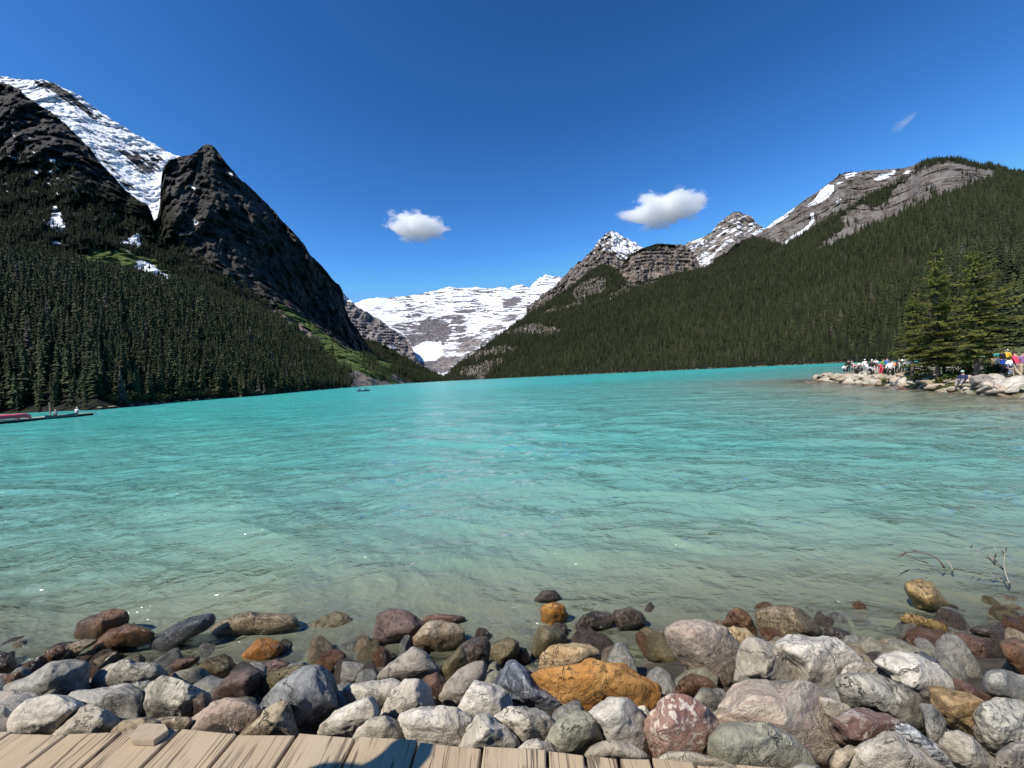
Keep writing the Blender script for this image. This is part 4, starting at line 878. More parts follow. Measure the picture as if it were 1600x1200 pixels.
# crop origin | material | how it lies (p pile, w out of the water, s under water) | outline | label
ROCKS = """
1|wbrown|w|470,360 490,300 560,250 700,215 770,225 795,270 780,310 700,340 620,395 540,400 480,390|flat topped wet brown boulder standing in the water at the left
1|wbrown|w|570,460 610,400 700,330 790,305 880,325 950,360 930,400 860,435 740,445 690,475 620,480|smooth rounded brown boulder in the water beside the long slate
1|wslate|w|940,460 960,400 1060,330 1180,270 1300,245 1360,265 1350,310 1250,370 1130,430 1040,490 970,490|long dark slate boulder slanting out of the water
2|wtan|w|130,350 180,280 270,235 360,230 480,240 580,240 630,270 640,310 560,340 400,370 260,380 160,370|speckled tan boulder barely above the water behind the small orange rock
1|wdark|w|-90,640 -80,500 0,480 60,490 110,520 115,590 80,625 0,645|dark red brown boulder cut by the left edge beside white foam
1|wbrown|w|230,560 290,470 370,440 415,470 330,570 270,575|thin brown slab leaning in the foam at the left
1|wtan|w|400,520 430,430 520,400 610,400 580,430 520,460 450,530|pale wet slab edge beside the smooth rounded brown boulder
1|wred|w|150,620 180,570 280,550 360,560 330,600 220,635|low reddish wet rock behind the long grey boulder at the left
1|grey|p|-10,745 60,680 180,640 310,560 430,545 520,560 510,640 500,720 400,775 240,800 120,790|long smooth grey boulder in the second row at the left
1|wbrown|p|-80,740 -80,650 0,630 110,612 165,640 60,690 0,730|brown slab cut by the left edge above the grey boulders
1|mottled|p|595,690 620,620 700,560 790,535 880,545 960,545 1000,575 1000,630 900,665 760,695 680,710|streaked grey boulder with a dark brown right end
1|grey|p|-60,960 -60,840 40,830 70,880 10,960|dark grey boulder corner at the left frame edge
1|mauve|p|-50,870 -40,740 80,725 200,740 240,775 170,850 60,880|rough brownish grey boulder above the pale one at the left edge
1|white|p|-20,985 60,900 180,790 300,765 400,775 500,820 440,890 380,1010 0,1030|wide pale boulder touching the plank ends at the left
1|pale|p|345,990 420,900 500,840 560,815 640,850 710,890 730,940 690,985 600,1020 360,1020|pointed half grey boulder against the planks left of the wood scrap
1|grey|p|400,780 480,735 640,705 780,690 840,730 880,800 860,880 740,945 660,880 560,825 480,810|long boulder with a pale pink back and blue grey face
1|grey|p|790,710 860,670 940,655 935,700 890,780 850,770|small grey boulder wedged beside the tall pitted one
1|mottled|p|895,830 900,760 950,690 1030,650 1120,670 1200,710 1290,740 1310,800 1260,850 1170,900 1050,920 960,905 905,890|tall pale boulder with a black pitted hollow
1|tan|p|910,930 1000,895 1100,885 1185,895 1150,960 1060,975 950,960|brownish stone squeezed under the black pitted boulder
1|wbrown|w|1035,660 1090,610 1200,580 1290,600 1340,660 1330,710 1200,710 1110,695|low glossy brown rock behind the black pitted boulder
2|wolive|w|30,580 100,520 200,495 250,510 275,560 240,630 160,660 100,620|flat olive brown rock left of the small orange rock
1|wred|w|1010,575 1060,540 1160,510 1250,500 1240,530 1150,590 1060,610|small dark red rock beyond the streaked grey boulder
1|pink|p|1140,980 1180,900 1260,830 1400,785 1520,785 1590,830 1600,890 1540,950 1480,1010 1160,1010|broad pinkish boulder at the plank ends right of the wood scrap
1|tan|p|715,975 780,915 880,895 1000,900 1050,960 1000,1020 740,1020|flat tan stone under the wood scrap
2|wpurple|p|145,780 170,700 230,640 300,590 370,580 420,610 430,680 380,735 330,790 230,795|glossy purple brown boulder below the small orange rock
1|wdark|p|1190,870 1180,760 1260,730 1330,800 1350,850 1300,880|black wet rock right of the pitted boulder
2|worange|w|310,500 340,450 420,400 480,395 550,420 560,460 500,515 420,535 340,530|small bright orange rock in the water at the left
2|wolive|s|600,500 620,420 700,330 800,280 900,230 960,250 1000,330 980,380 890,430 880,500 800,580 700,590 620,560|large flat brown rock lying just under the water
2|wtan|s|885,530 910,480 970,440 1060,435 1110,440 1090,480 1020,520 930,560|tan rock just under the water beside the large flat one
2|wyellow|s|1130,500 1180,450 1260,430 1320,445 1300,480 1200,520|pale yellowish rock under the water below the purple boulder
2|wpurple|w|1140,400 1150,320 1170,250 1240,215 1320,220 1390,260 1440,310 1410,350 1340,415 1240,435 1160,420|round glossy purple red boulder standing in the water
2|wred|w|1430,300 1480,250 1560,240 1640,245 1700,260 1690,295 1600,300|low red brown rock just behind the speckled tan boulder
3|tan|w|145,450 170,400 230,340 290,290 350,285 440,310 490,360 490,410 420,450 350,490 220,480 160,465|rounded speckled tan boulder right of the purple red one
2|wpurple|w|420,600 460,550 530,520 600,540 610,580 540,615 460,630|small glossy purple rock behind the angular olive one
2|wolive|p|415,690 430,640 500,605 600,580 690,570 720,590 650,650 570,730 490,775 430,750|angular olive brown rock left of the big grey black boulder
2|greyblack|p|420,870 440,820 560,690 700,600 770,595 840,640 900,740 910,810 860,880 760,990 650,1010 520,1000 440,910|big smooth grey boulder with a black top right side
2|tan|p|295,995 400,890 500,820 560,800 600,830 640,920 655,990 640,1020 300,1020|peaked tan boulder at the plank ends left of the big grey one
2|mauve|p|1175,655 1200,600 1290,520 1380,460 1440,490 1500,560 1530,600 1440,650 1350,685 1260,665|angular pinkish grey boulder with dark splash marks
2|wred|p|1440,690 1470,635 1530,615 1570,650 1585,700 1540,780 1480,770|small dark red stone wedged between pale boulders
2|white|p|960,720 1000,680 1100,660 1230,655 1300,690 1260,770 1190,840 1140,850 1040,820 1000,790|smooth pale oval boulder below the angular pinkish grey one
2|white|p|1205,870 1210,820 1260,720 1330,670 1410,670 1470,710 1495,800 1480,840 1380,860 1330,910 1280,935|pale egg shaped boulder left of the small dark red stone
2|white|p|795,990 830,920 900,850 1000,810 1090,770 1130,790 1150,850 1140,890 1060,960 1030,1020 800,1020|pale lumpy boulder right of the big grey black one
2|pale|p|1020,1020 1060,950 1130,895 1200,885 1260,910 1300,970 1305,1040 1100,1050|small pale grey boulder half behind the planks
2|wbrown|w|860,710 900,650 980,640 965,710 910,750|dark brown wet rock right of the big grey black boulder
2|wolive|s|830,620 900,560 1040,530 1120,540 1150,600 1100,650 950,660|mottled brown rock under the water above the pale oval boulder
3|white|p|105,920 120,870 200,840 330,832 430,840 510,890 530,940 505,1010 460,1060 300,1070 140,1010|wide flat white boulder at the plank ends in the middle
3|wdark|p|475,570 485,440 560,400 640,390 655,430 635,570 560,600|dark upright wet boulder right of the speckled tan one
3|wolive|p|350,590 400,520 480,440 510,560 455,640 400,670|dark olive wet slab beside the dark upright boulder
3|mauve|p|360,750 400,680 470,600 560,560 610,560 630,640 575,690 505,800 450,850 390,810|long brownish grey boulder leaning toward the water
3|wolive|w|630,570 640,490 700,420 770,395 830,420 840,490 770,540 710,600 650,610|olive rounded wet boulder behind the tip of the blue grey slate
3|wred|w|835,530 850,440 890,460 915,530 880,560|thin reddish wet rock beside the slate tip
3|wolive|w|915,450 925,380 980,325 1060,315 1130,350 1150,420 1080,460 1010,500 930,515|round olive boulder in the water above the ochre one
3|worange|w|980,230 1000,190 1060,170 1120,190 1150,240 1110,295 1050,315 990,290|small upright orange rock standing alone in the water
3|ochre|p|995,570 1000,500 1060,450 1150,430 1260,435 1320,480 1320,535 1220,570 1120,600 1040,615|ochre boulder resting on the big orange slab
3|orange|p|970,635 1060,600 1200,565 1310,540 1380,572 1480,565 1530,600 1640,650 1690,690 1680,750 1620,830 1560,810 1400,810 1270,875 1160,860 1100,770 1030,700|big flat bright orange slab
3|slate|p|680,680 700,600 750,510 800,497 860,550 960,650 1060,740 1150,850 1110,940 1010,900 940,840 850,820 760,730|long blue grey slate boulder pointing up left
3|white|p|460,865 520,760 575,670 700,700 760,740 785,840 710,910 600,900 540,920|pale five sided boulder left of the blue grey slate
3|white|p|490,1060 540,950 590,880 650,865 720,930 800,1000 835,1070 800,1110 520,1110|pale pointed boulder at the plank ends in the middle
3|pale|p|695,890 780,840 870,810 940,820 1020,890 1060,950 1045,1020 940,1050 860,1035 770,950|pale grey boulder just below the blue grey slate
3|white|p|840,1095 900,1035 960,1020 1030,1045 1085,1110 900,1130|small low white stone at the plank ends below the slate
3|olive|p|1010,1060 1060,970 1130,880 1200,855 1270,880 1330,950 1350,1015 1290,1070 1230,1120 1100,1120|olive grey boulder at the planks left of the tall white one
3|white|p|1262,870 1310,820 1400,790 1510,790 1560,830 1600,900 1640,1000 1650,1110 1560,1120 1440,1070 1380,1010 1335,940|tall white boulder with a shaded right side below the orange slab
3|pale|p|1240,1120 1300,1065 1400,1035 1500,1040 1600,1100 1650,1150 1300,1160|low pale stone in front of the tall white boulder
3|wgrey|s|1300,440 1370,380 1460,375 1520,410 1500,480 1420,530 1330,510|speckled grey rock under the water right of the ochre boulder
3|wdark|w|1180,320 1230,260 1330,215 1400,230 1430,290 1380,340 1280,355 1200,350|dark glistening rock right of the small upright orange one
4|wdark|w|210,260 250,220 340,205 400,230 440,290 420,340 350,360 270,340|dark hollowed rock standing in the water
3|wdark|w|930,150 990,95 1060,90 1100,130 1060,165 960,175|dark rock in the foam beyond the small upright orange one
4|wolive|w|440,440 470,370 530,350 580,400 650,470 700,540 680,600 600,615 520,560 460,500|wet olive boulder left of the large pink one
4|pink|p|595,400 600,345 680,305 800,310 920,350 1000,410 1040,480 1020,560 980,640 940,700 860,675 740,585 640,490|large rounded pink grey boulder at the water edge
4|pink|w|810,320 870,280 920,285 940,330 920,360|small pink rock behind the large pink grey boulder
4|ochre|p|930,350 990,320 1050,330 1105,380 1095,430 1030,440 975,395|small ochre rock wedged beside the large pink grey boulder
4|wbrown|w|930,310 960,240 1010,205 1060,225 1120,310 1175,380 1160,415 1110,395 1050,335 990,320|wet brown rock with an orange band
4|wtan|w|1135,220 1200,205 1300,195 1390,215 1480,280 1550,350 1540,390 1400,380 1330,400 1260,450 1200,400 1150,300|large glossy golden brown boulder at the water edge
4|pale|p|1020,650 1030,540 1060,440 1110,405 1200,430 1310,500 1370,580 1400,660 1385,700 1250,690 1130,650|pale grey boulder right of the large pink one
5|white|p|75,440 130,390 200,362 300,380 400,400 480,460 560,540 520,610 475,660 480,745 330,745 230,685 180,560|big pale boulder with brown stains on top
4|redspeck|p|440,960 480,900 540,810 600,770 690,780 800,850 900,940 920,1000 890,1110 800,1160 500,1165 445,1070|red boulder covered with white speckles
4|wbrown|p|610,750 640,650 720,610 810,640 870,700 850,760 720,760|wet brown rock in the gap under the large pink boulder
4|mottled|p|740,780 800,710 900,720 955,770 950,850 840,870 780,840|half wet streaked stone behind the red speckled boulder
4|tan|p|830,880 945,800 960,900 915,980 860,930|grainy brown stone beside the big cream block
4|white|p|375,830 430,820 495,900 490,940 420,880|small white stone behind the tall white boulder
4|cream|p|945,940 950,760 980,660 1090,620 1180,630 1260,680 1450,710 1520,760 1560,860 1590,1000 1610,1230 1480,1230 1380,1100 1200,980 1060,960|big angular cream and pink block
4|olive|p|880,1080 890,1020 940,950 1050,935 1200,945 1320,1010 1420,1100 1490,1220 1440,1260 1000,1260 900,1160|smooth rounded olive grey boulder at the bottom edge
4|pale|p|540,1160 620,1110 760,1110 870,1145 1000,1165 1180,1180 1230,1240 560,1240|low flat pale stone at the bottom below the red speckled boulder
5|wdark|w|370,420 370,340 440,330 540,370 660,410 710,460 715,540 640,560 570,550 480,470|dark purple brown boulder behind the stained pale one
5|wbrown|s|335,300 400,275 445,325 370,350|small brown rock under the water right of the golden boulder
5|wbrown|w|715,510 700,440 760,400 850,380 880,430 930,490 850,510 780,515|flat brown wet rock left of the big round dark one
5|wbrown|w|850,410 870,350 950,330 1080,350 1200,400 1250,470 1250,530 1180,590 1100,590 1000,520 900,490|big round dark brown boulder at the water edge on the right
5|wyellow|w|840,270 880,235 960,250 1080,290 1180,350 1120,365 1000,335 900,325|long yellow brown rock awash behind the round dark boulder
5|wyellow|w|860,90 880,50 960,28 1030,50 1090,120 1145,180 1120,235 1050,245 950,205 890,150|round yellow speckled boulder standing alone in the water
5|wyellow|s|410,40 450,15 540,25 580,50 640,90 600,120 500,100|yellow rock under the foamy water at the right
5|wred|w|1130,380 1250,370 1400,420 1480,490 1500,560 1480,630 1380,650 1260,610 1250,480|red brown wet boulder right of the round dark one
5|wdark|w|1250,330 1330,310 1440,295 1560,330 1660,370 1660,430 1480,410 1330,380|low dark reddish rock near the right edge of the water
5|wbrown|p|1460,430 1540,380 1660,430 1660,670 1590,650 1520,570|ridged brown rock cut by the right edge
5|pale|p|485,640 500,580 570,548 680,560 780,600 840,670 800,700 700,660 560,650|flat pale boulder behind the white speckled one
5|white|p|685,560 740,515 820,495 930,510 1040,570 1110,640 1150,710 1100,740 1030,810 960,800 880,750 830,690 780,610|big rounded pale boulder at the water edge on the right
5|banded|p|905,490 980,488 1060,540 1130,610 1160,700 1110,660 1040,580|thin dark banded rock edge behind the big rounded pale boulder
5|mottled|p|460,700 480,650 560,635 700,650 830,700 920,760 970,860 985,935 930,990 830,950 740,880 620,830 520,830|long white and grey mottled boulder lying across the pile
5|pale|p|330,770 420,780 500,820 525,870 490,930 420,920 365,870|small pale stone right of the cream block
5|redblock|p|405,1050 420,930 510,860 620,830 720,870 820,940 835,1020 770,1070 600,1090 450,1090|dull red block with white veins
5|ochre|p|1015,710 1060,690 1180,720 1280,770 1380,820 1405,900 1350,1060 1290,1010 1150,930 1060,830|orange topped boulder on the right side of the pile
5|grey|p|955,815 1040,830 1100,910 1115,1000 1065,1090 1005,1040 985,900|narrow grey stone left of the orange topped boulder
5|pale|p|490,1220 510,1150 620,1060 740,995 800,1000 900,1060 1010,1130 1100,1190 1200,1260 500,1260|large pale boulder at the bottom below the red block
5|banded|p|830,950 900,950 1020,1040 1130,1110 1240,1210 1220,1260 1060,1200 920,1090 840,1020|dark blue striped rock sliver
5|pale|p|1085,1070 1130,1000 1200,985 1280,1030 1360,1110 1430,1190 1450,1250 1250,1260 1170,1170|pale sloping boulder at the bottom right of the striped sliver
5|dotted|p|1305,880 1360,820 1460,795 1560,800 1660,815 1660,1070 1520,1075 1440,1140 1370,1070 1315,980|white boulder with dark dots at the right edge
5|mauve|p|1430,1190 1450,1110 1520,1060 1600,1050 1660,1060 1660,1260 1440,1260|smooth mauve boulder in the bottom right corner
5|grey|p|1360,650 1400,610 1470,600 1600,640 1660,670 1660,800 1540,800 1420,760 1380,715|rounded grey boulder at the right edge above the dotted one
5|pink|p|1385,800 1430,760 1560,775 1640,820 1460,820|low pink stone squeezed under the rounded grey boulder
5|tan|p|405,1170 430,1100 500,1075 590,1085 510,1170 480,1250 405,1250|small tan stone at the bottom right of the cream block
5|grey|p|140,1210 220,1170 300,1190 340,1260 140,1260|grey stone tip at the bottom edge below the cream block
5|wred|p|1175,650 1260,680 1380,750 1385,810 1300,800 1190,720|dark red sliver of rock in the wet gap on the right
4|wtan|s|450,290 540,270 610,310 590,345 500,335|pale rock under the water left of the large pink boulder
5|wbrown|w|1190,600 1260,570 1340,600 1330,640 1260,640|dark wet stone in the foamy gap at the right
3|wtan|s|430,230 480,205 530,215 540,250 470,265|small pale rock under the water beyond the speckled tan boulder
3|wred|s|790,290 880,270 930,300 920,350 830,370|reddish rock under the water left of the round olive boulder
4|wyellow|s|600,70 660,30 760,50 820,90 780,140 680,120|yellowish rock under the water beyond the dark hollowed one
4|wolive|s|350,520 420,470 500,500 560,590 520,640 420,610|olive brown rock under the water beside the orange slab
3|wyellow|s|1140,80 1200,55 1280,80 1270,120 1190,130|faint yellow rock under the water beyond the upright orange one
2|wtan|s|480,220 540,180 640,175 720,200 700,240 600,240|tan rock under the water behind the speckled tan boulder at the left
1|wbrown|s|300,300 380,265 460,275 440,320 350,330|brown rock under the water left of the flat topped one
4|wdark|s|30,390 80,350 150,380 140,430 60,440|dark rock under the water below the glistening ones
"""
ORG = {'1': (0, 900), '2': (300, 900), '3': (600, 900), '4': (900, 900), '5': (1200, 900)}
for i, ln in enumerate([q for q in ROCKS.strip().split('\n')]):
    o, kind, flag, pts, label = ln.split('|')
    P = [tuple(map(float, q.split(','))) for q in pts.split()]
    make_rock(crop(P, *ORG[o]), kind, flag, label, 100+i)
# small stones that fill the gaps between the boulders
fr = np.random.default_rng(77); kinds = ['wdark', 'wbrown', 'wgrey', 'wtan', 'wolive', 'grey', 'tan', 'wgrey']
cnt = 0
base_rocks = []
for k in range(8):
    v, f = ico(3); v = v.copy(); rr_ = np.random.default_rng(300+k)
    for j in range(7):
        n = rr_.normal(size=3); n /= np.linalg.norm(n); q = v@n-rr_.uniform(.6, .85); v -= np.where(q > 0, q, 0)[:, None]*.9*n
    v *= (1+.12*fbm(v[:, 0]*1.4+k*5, v[:, 1]*1.4, v[:, 2]*1.4, 3))[:, None]; v *= np.array([1, .8, .62])
    base_rocks.append((v, f))
fill_me = {}
for k in range(8):
    for kd in kinds: pass
def small_rock(k, kd):
    if (k, kd) not in fill_me: fill_me[(k, kd)] = mesh_np('stone', base_rocks[k][0], base_rocks[k][1], RM[kd])
    return fill_me[(k, kd)]
for i in range(222):
    Yr = fr.uniform(1.85, 4.6); ur = fr.uniform(-1.38, 1.42) if i < 165 else fr.uniform(.55, 1.42); s = fr.uniform(.09, .19)
    z = float(np.interp(Yr, [1.96, 4.0, 4.8], [.93, .12, -.05]))-.10-.36*s+fr.uniform(-.04, .02)
    lowz = z < .2
    kd = kinds[fr.integers(5 if lowz else 8)] if lowz else ['grey', 'tan', 'grey', 'olive', 'wdark'][fr.integers(5)]
    o = link('stone', small_rock(int(fr.integers(8)), kd), loc=(ur*Yr, Yr, z),
             label=('small dark wet stone in a gap between the shore boulders' if kd.startswith('w') else 'small dry stone in a gap between the pale boulders'), cat='stone',
             group=('small dark wet stones in gaps between the shore boulders' if kd.startswith('w') else 'small dry stones in gaps between the pale boulders'))
    o.rotation_euler = tuple(fr.uniform(0, 6.28, 3)); o.scale = (s*1.2, s, s)
for i in range(75):
    Yr = fr.uniform(4.2, 6.6); ur = fr.uniform(-1.35, 1.4); s = fr.uniform(.12, .30)*(1 if i % 4 else 1.4); z = float(bed(np.array([ur*Yr]), np.array([Yr]))[0])+.1*s
    z = min(z, -.10-.62*s)
    kd = ['wtan', 'wolive', 'wyellow', 'wgrey', 'wbrown'][fr.integers(5)]
    o = link('stone', small_rock(int(fr.integers(8)), kd), loc=(ur*Yr, Yr, z), label='rounded stone lying under the murky shallow water', cat='stone', group='rounded stones lying under the murky shallow water')
    o.rotation_euler = (0, 0, fr.uniform(0, 6.28)); o.scale = (s*1.2, s, s*.8)
# the bank of boulders goes on past both sides of the picture
V = []; F = []; nb_ = 0; er = np.random.default_rng(12)
for sgn, u0_, u1_ in ((1, 1.42, 3.0), (-1, 1.42, 3.0)):
    for k in range(170):
        Yr = er.uniform(1.75, 4.3); uu_ = sgn*er.uniform(u0_, u1_); s = er.uniform(.12, .30); v0, f0 = base_rocks[er.integers(8)]
        Mx = np.array(Matrix.Rotation(er.uniform(0, 6.28), 3, 'Z') @ Matrix.Rotation(er.normal(0, .4), 3, 'X'))
        V.append((v0*np.array([1.25, 1, .95])*s)@Mx.T+np.array([uu_*Yr, Yr, float(np.interp(Yr, [1.96, 4.0, 4.8], [.93, .12, -.05]))-.10-.1*s])); F.append(f0+nb_); nb_ += len(v0)
link('shore_boulders', mesh_np('shore_boulders', np.concatenate(V), np.concatenate(F), RM['pale']), kind='stuff', label='more pale shore boulders continuing past both sides of the picture', cat='rocks')
# ================================================================= boardwalk
ZB = 1.10
ends = [(-75, 1141), (19, 1142), (107, 1145), (194, 1141), (281, 1139), (372, 1145), (464, 1146), (556, 1152), (654, 1157), (754, 1166), (855, 1171), (914, 1178), (966, 1184), (1017, 1185), (1086, 1192), (1150, 1197), (1230, 1203), (1320, 1210), (1450, 1222), (1600, 1236), (1780, 1252), (2000, 1272), (2250, 1294)]
ends = [(-400, 1142), (-300, 1141), (-180, 1142)]+ends
m = NT('weathered_planks'); tc = m.n('ShaderNodeTexCoord').outputs['Object']; at = m.n('ShaderNodeAttribute', attribute_name='plank').outputs['Fac']
cb = m.n('ShaderNodeCombineXYZ'); m.put(cb.inputs[2], m.math('MULTIPLY', at, 13.0)); va = m.n('ShaderNodeVectorMath', operation='ADD'); m.put(va.inputs[0], tc); m.l(cb.outputs[0], va.inputs[1]); v = va.outputs[0]
g = m.noise(m.scale(v, (95, 4.0, 1)), 1, 5, .65, .25); g2 = m.noise(m.scale(v, (14, .7, 1)), 1, 3, .5, .5); bl = m.noise(v, 3.5, 4)
c = m.mix(m.ss(.2, .8, g), (.32, .24, .15), (.43, .335, .215)); c = m.mix(m.math('MULTIPLY', m.ss(.45, .75, g2), .25), c, (.20, .15, .10)); c = m.mix(m.math('MULTIPLY', m.ss(.35, .7, bl), .35), c, (.42, .36, .28))

wv = m.noise(m.scale(v, (9, .35, 1)), 1, 4, .55, .2); crk = m.math('MULTIPLY', m.ss(.013, .004, m.math('ABSOLUTE', m.math('SUBTRACT', wv, .5))), m.ss(.38, .5, m.noise(v, 2.2, 2)))
w2 = m.noise(m.scale(v, (24, .8, 1)), 1, 3, .55, .2); crk2 = m.math('MULTIPLY', m.ss(.015, .004, m.math('ABSOLUTE', m.math('SUBTRACT', w2, .47))), m.ss(.5, .6, m.noise(v, 4, 2)))
ck = m.math('MAXIMUM', crk, crk2)
c = m.mix(m.math('MULTIPLY', ck, .7), c, (.05, .035, .025)); c = m.mix(m.math('MULTIPLY', m.math('SUBTRACT', at, .5), .5), c, (.30, .22, .15))
m.pbsdf(c, .8, m.bump(m.math('SUBTRACT', m.math('MULTIPLY', g, .25), ck), .8, .006), .25); M_pl = m.m
dirv = np.array([.065, 1.0]); dirv /= np.linalg.norm(dirv)
walk = empty('boardwalk', (0, 1.0, ZB), 'weathered wooden boardwalk along the bottom edge', 'boardwalk', kind='structure')
bm = bmesh.new(); lay = bm.verts.layers.float.new('plank'); pr = np.random.default_rng(4)
for (a, b) in zip(ends, ends[1:]):
    A = on_z(a[0], a[1], ZB); B = on_z(b[0], b[1], ZB); gap = .007
    A2 = A[:2]+np.array([gap, 0]); B2 = B[:2]-np.array([gap, 0])
    e = pr.normal(0, .006); A2 = A2+dirv*e; B2 = B2+dirv*(e+pr.normal(0, .003)); dzp = pr.normal(0, .002); t = .045
    L = 3.4; r_ = .006; pid = pr.random()
    # rounded-edge plank: cross-section swept back from its end
    rows = []
    for (s, zz, ins) in [(0, -t, 0), (0, -r_, 0), (r_*.4, -r_*.3, r_*.3), (r_, 0, r_), ] + [(L*q, 0, r_) for q in (.05, .2, .5, 1)]:
        a_ = A2-dirv*s+np.array([ins, 0]); b_ = B2-dirv*s-np.array([ins, 0])
        al = A2-dirv*s; bl_ = B2-dirv*s
        pts = [(al[0], al[1], -t), (al[0], al[1], min(zz, -r_)), (a_[0], a_[1], zz), (b_[0], b_[1], zz), (bl_[0], bl_[1], min(zz, -r_)), (bl_[0], bl_[1], -t)]
        row = []
        for p_ in pts:
            vv_ = bm.verts.new((p_[0], p_[1]-1.0, p_[2]+dzp)); vv_[lay] = pid; row.append(vv_)
        rows.append(row)
    for r1, r2 in zip(rows, rows[1:]):
        for k in range(5): bm.faces.new((r1[k], r1[k+1], r2[k+1], r2[k]))
    bm.faces.new(rows[0][::-1])
bmesh.ops.recalc_face_normals(bm, faces=bm.faces)
link('planks', bm_mesh('planks', bm, M_pl), walk)
bm = bmesh.new()
for yj in (.25, -1.3, -2.2):
    vs = bmesh.ops.create_cube(bm, size=1)['verts']; bmesh.ops.scale(bm, vec=(9.0, .10, .22), verts=vs); bmesh.ops.translate(bm, vec=(-1.0, yj, -.165), verts=vs)
link('joists', bm_mesh('joists', bm, simple('old_timber', (.12, .09, .06))), walk)
# wood scrap on the boards
bm = bmesh.new()
q = [on_z(*p, ZB+.03) for p in [(203, 1149), (206, 1156), (241, 1157), (264, 1140), (258, 1131), (220, 1130)]]
c0 = sum(q)/len(q); top = [bm.verts.new((p[0]-c0[0], p[1]-c0[1], .03+random.uniform(-.002, .003))) for p in q]; bot = [bm.verts.new(((p[0]-c0[0])*.97, (p[1]-c0[1])*.97, -.0)) for p in q]
bm.faces.new(top); bm.faces.new(bot[::-1])
for k in range(6): bm.faces.new((top[k], bot[k], bot[(k+1) % 6], top[(k+1) % 6]))
bmesh.ops.recalc_face_normals(bm, faces=bm.faces); bmesh.ops.bevel(bm, geom=bm.edges[:], offset=.003, segments=2, affect='EDGES')
link('wood_scrap', bm_mesh('wood_scrap', bm, simple('scrap_wood', (.34, .27, .19), .8, .3, 30)), loc=(c0[0], c0[1], ZB+.002), label='small chunk of pale wood lying on the boardwalk', cat='wood scrap')
# ================================================================= rocky point: stones, spruces, shrubs
def pt_place(px, py, z=None):
    """where the pixel's ray meets the point's ground"""
    d = ray(px, py); Y = np.linspace(8, 130, 3000); u, w = d[0]/d[1], d[2]/d[1]
    X = u*Y; g = ground_z(X, Y) if z is None else np.full_like(Y, z)
    zz = CAMZ+w*Y; k = np.argmax(zz < g)
    if not (zz < g).any(): k = len(Y)-1
    return np.array([X[k], Y[k], g[k]])
edge = SPIT[:11]; edge_pts = []
pr = np.random.default_rng(15)
acc = 0
def add_point_rock(x, y, s, zoff, lab, grp, kd):
    z = float(ground_z(x, y))
    o = link('shore_rock', small_rock(int(pr.integers(8)), kd), loc=(x, y, max(z, -.15)+zoff), label=lab, cat='shore rock', group=grp)
    o.rotation_euler = (pr.normal(0, .25), pr.normal(0, .25), pr.uniform(0, 6.28)); o.scale = (s*pr.uniform(1, 1.6), s*pr.uniform(.8, 1.2), s*pr.uniform(.6, .95))
prk = ['cream', 'pale', 'white', 'tan', 'pink', 'pale', 'cream', 'white', 'mauve', 'olive']
for (a, b) in zip(SPIT[:10], SPIT[1:11]):
    L = math.hypot(b[0]-a[0], b[1]-a[1]); nst = int(L/(.66 if b[1] > 30 else (.52 if b[1] > 16 else 1.6)))
    nx, ny = -(b[1]-a[1])/L, (b[0]-a[0])/L
    if float(spit_sd((a[0]+b[0])/2+nx*.5, (a[1]+b[1])/2+ny*.5)) < 0: nx, ny = -nx, -ny
    for k in range(nst):
        t = (k+.5)/nst; x, y = a[0]+(b[0]-a[0])*t, a[1]+(b[1]-a[1])*t
        zone = 'at the tip of the rocky point' if y > 42 else ('in front of the spruces on the point' if y > 27 else 'below the crowd at the right edge')
        for j in range(3):
            off = [-.15, .75, 1.7][j]+pr.normal(0, .22); wet = j == 0 and pr.random() < .75
            xx, yy_ = x+nx*off+pr.normal(0, .15), y+ny*off+pr.normal(0, .15)
            kd = ['wbrown', 'wtan', 'wred', 'wgrey'][pr.integers(4)] if wet else prk[pr.integers(10)]
            lab = ('dark wet boulder along the waterline ' if wet else 'sunlit pale boulder ')+zone
            add_point_rock(xx, yy_, pr.uniform(.30, .72)*(.80 if y < 30 else 1.0)*(1.1 if j else .8), .0, lab, lab.replace('boulder', 'boulders'), kd)
# loose stones at the tip standing in the water
for px, py, s in [(1262, 597, .4), (1268, 598, .5), (1274, 597, .6), (1282, 596, .6), (1290, 594, .7)]:
    P_ = on_z(px, py, .05); o = link('boulder', small_rock(int(pr.integers(8)), 'tan'), loc=tuple(P_), label='low brown boulder at the very tip of the point', cat='rock', group='low boulders at the very tip of the point'); o.scale = (s*1.5, s, s*.5)
big = pt_place(1353, 588); o = link('boulder', mesh_np('boulder', base_rocks[3][0], base_rocks[3][1], RM['mottled']), loc=(big[0], big[1], big[2]+.35), label='big grey boulder in the middle of the crowd on the point', cat='rock'); o.scale = (1.0, .7, .62)
p_ = pt_place(1468, 601); o = link('boulder', mesh_np('boulder', base_rocks[1][0], base_rocks[1][1], RM['mauve']), loc=(p_[0], p_[1], p_[2]+.3), label='brown angular boulder beside the bare pale trunk', cat='rock'); o.scale = (.8, .6, .6); 
p_ = pt_place(1533, 603); o.location = (p_[0], p_[1], p_[2]+.35)
for px, py, s in [(1465, 606, .55), (1447, 605, .45), (1555, 596, .6), (1548, 606, .5), (1577, 603, .75), (1590, 608, .7), (1572, 612, .6), (1560, 588, .5), (1412, 600, .6), (1400, 597, .55)]:
    P_ = pt_place(px, py); lab = 'large cream boulder on top of the point shore'; add_point_rock(P_[0], P_[1], s, .1, lab, 'large cream boulders on top of the point shore', ['cream', 'white', 'pale', 'cream'][pr.integers(4)])

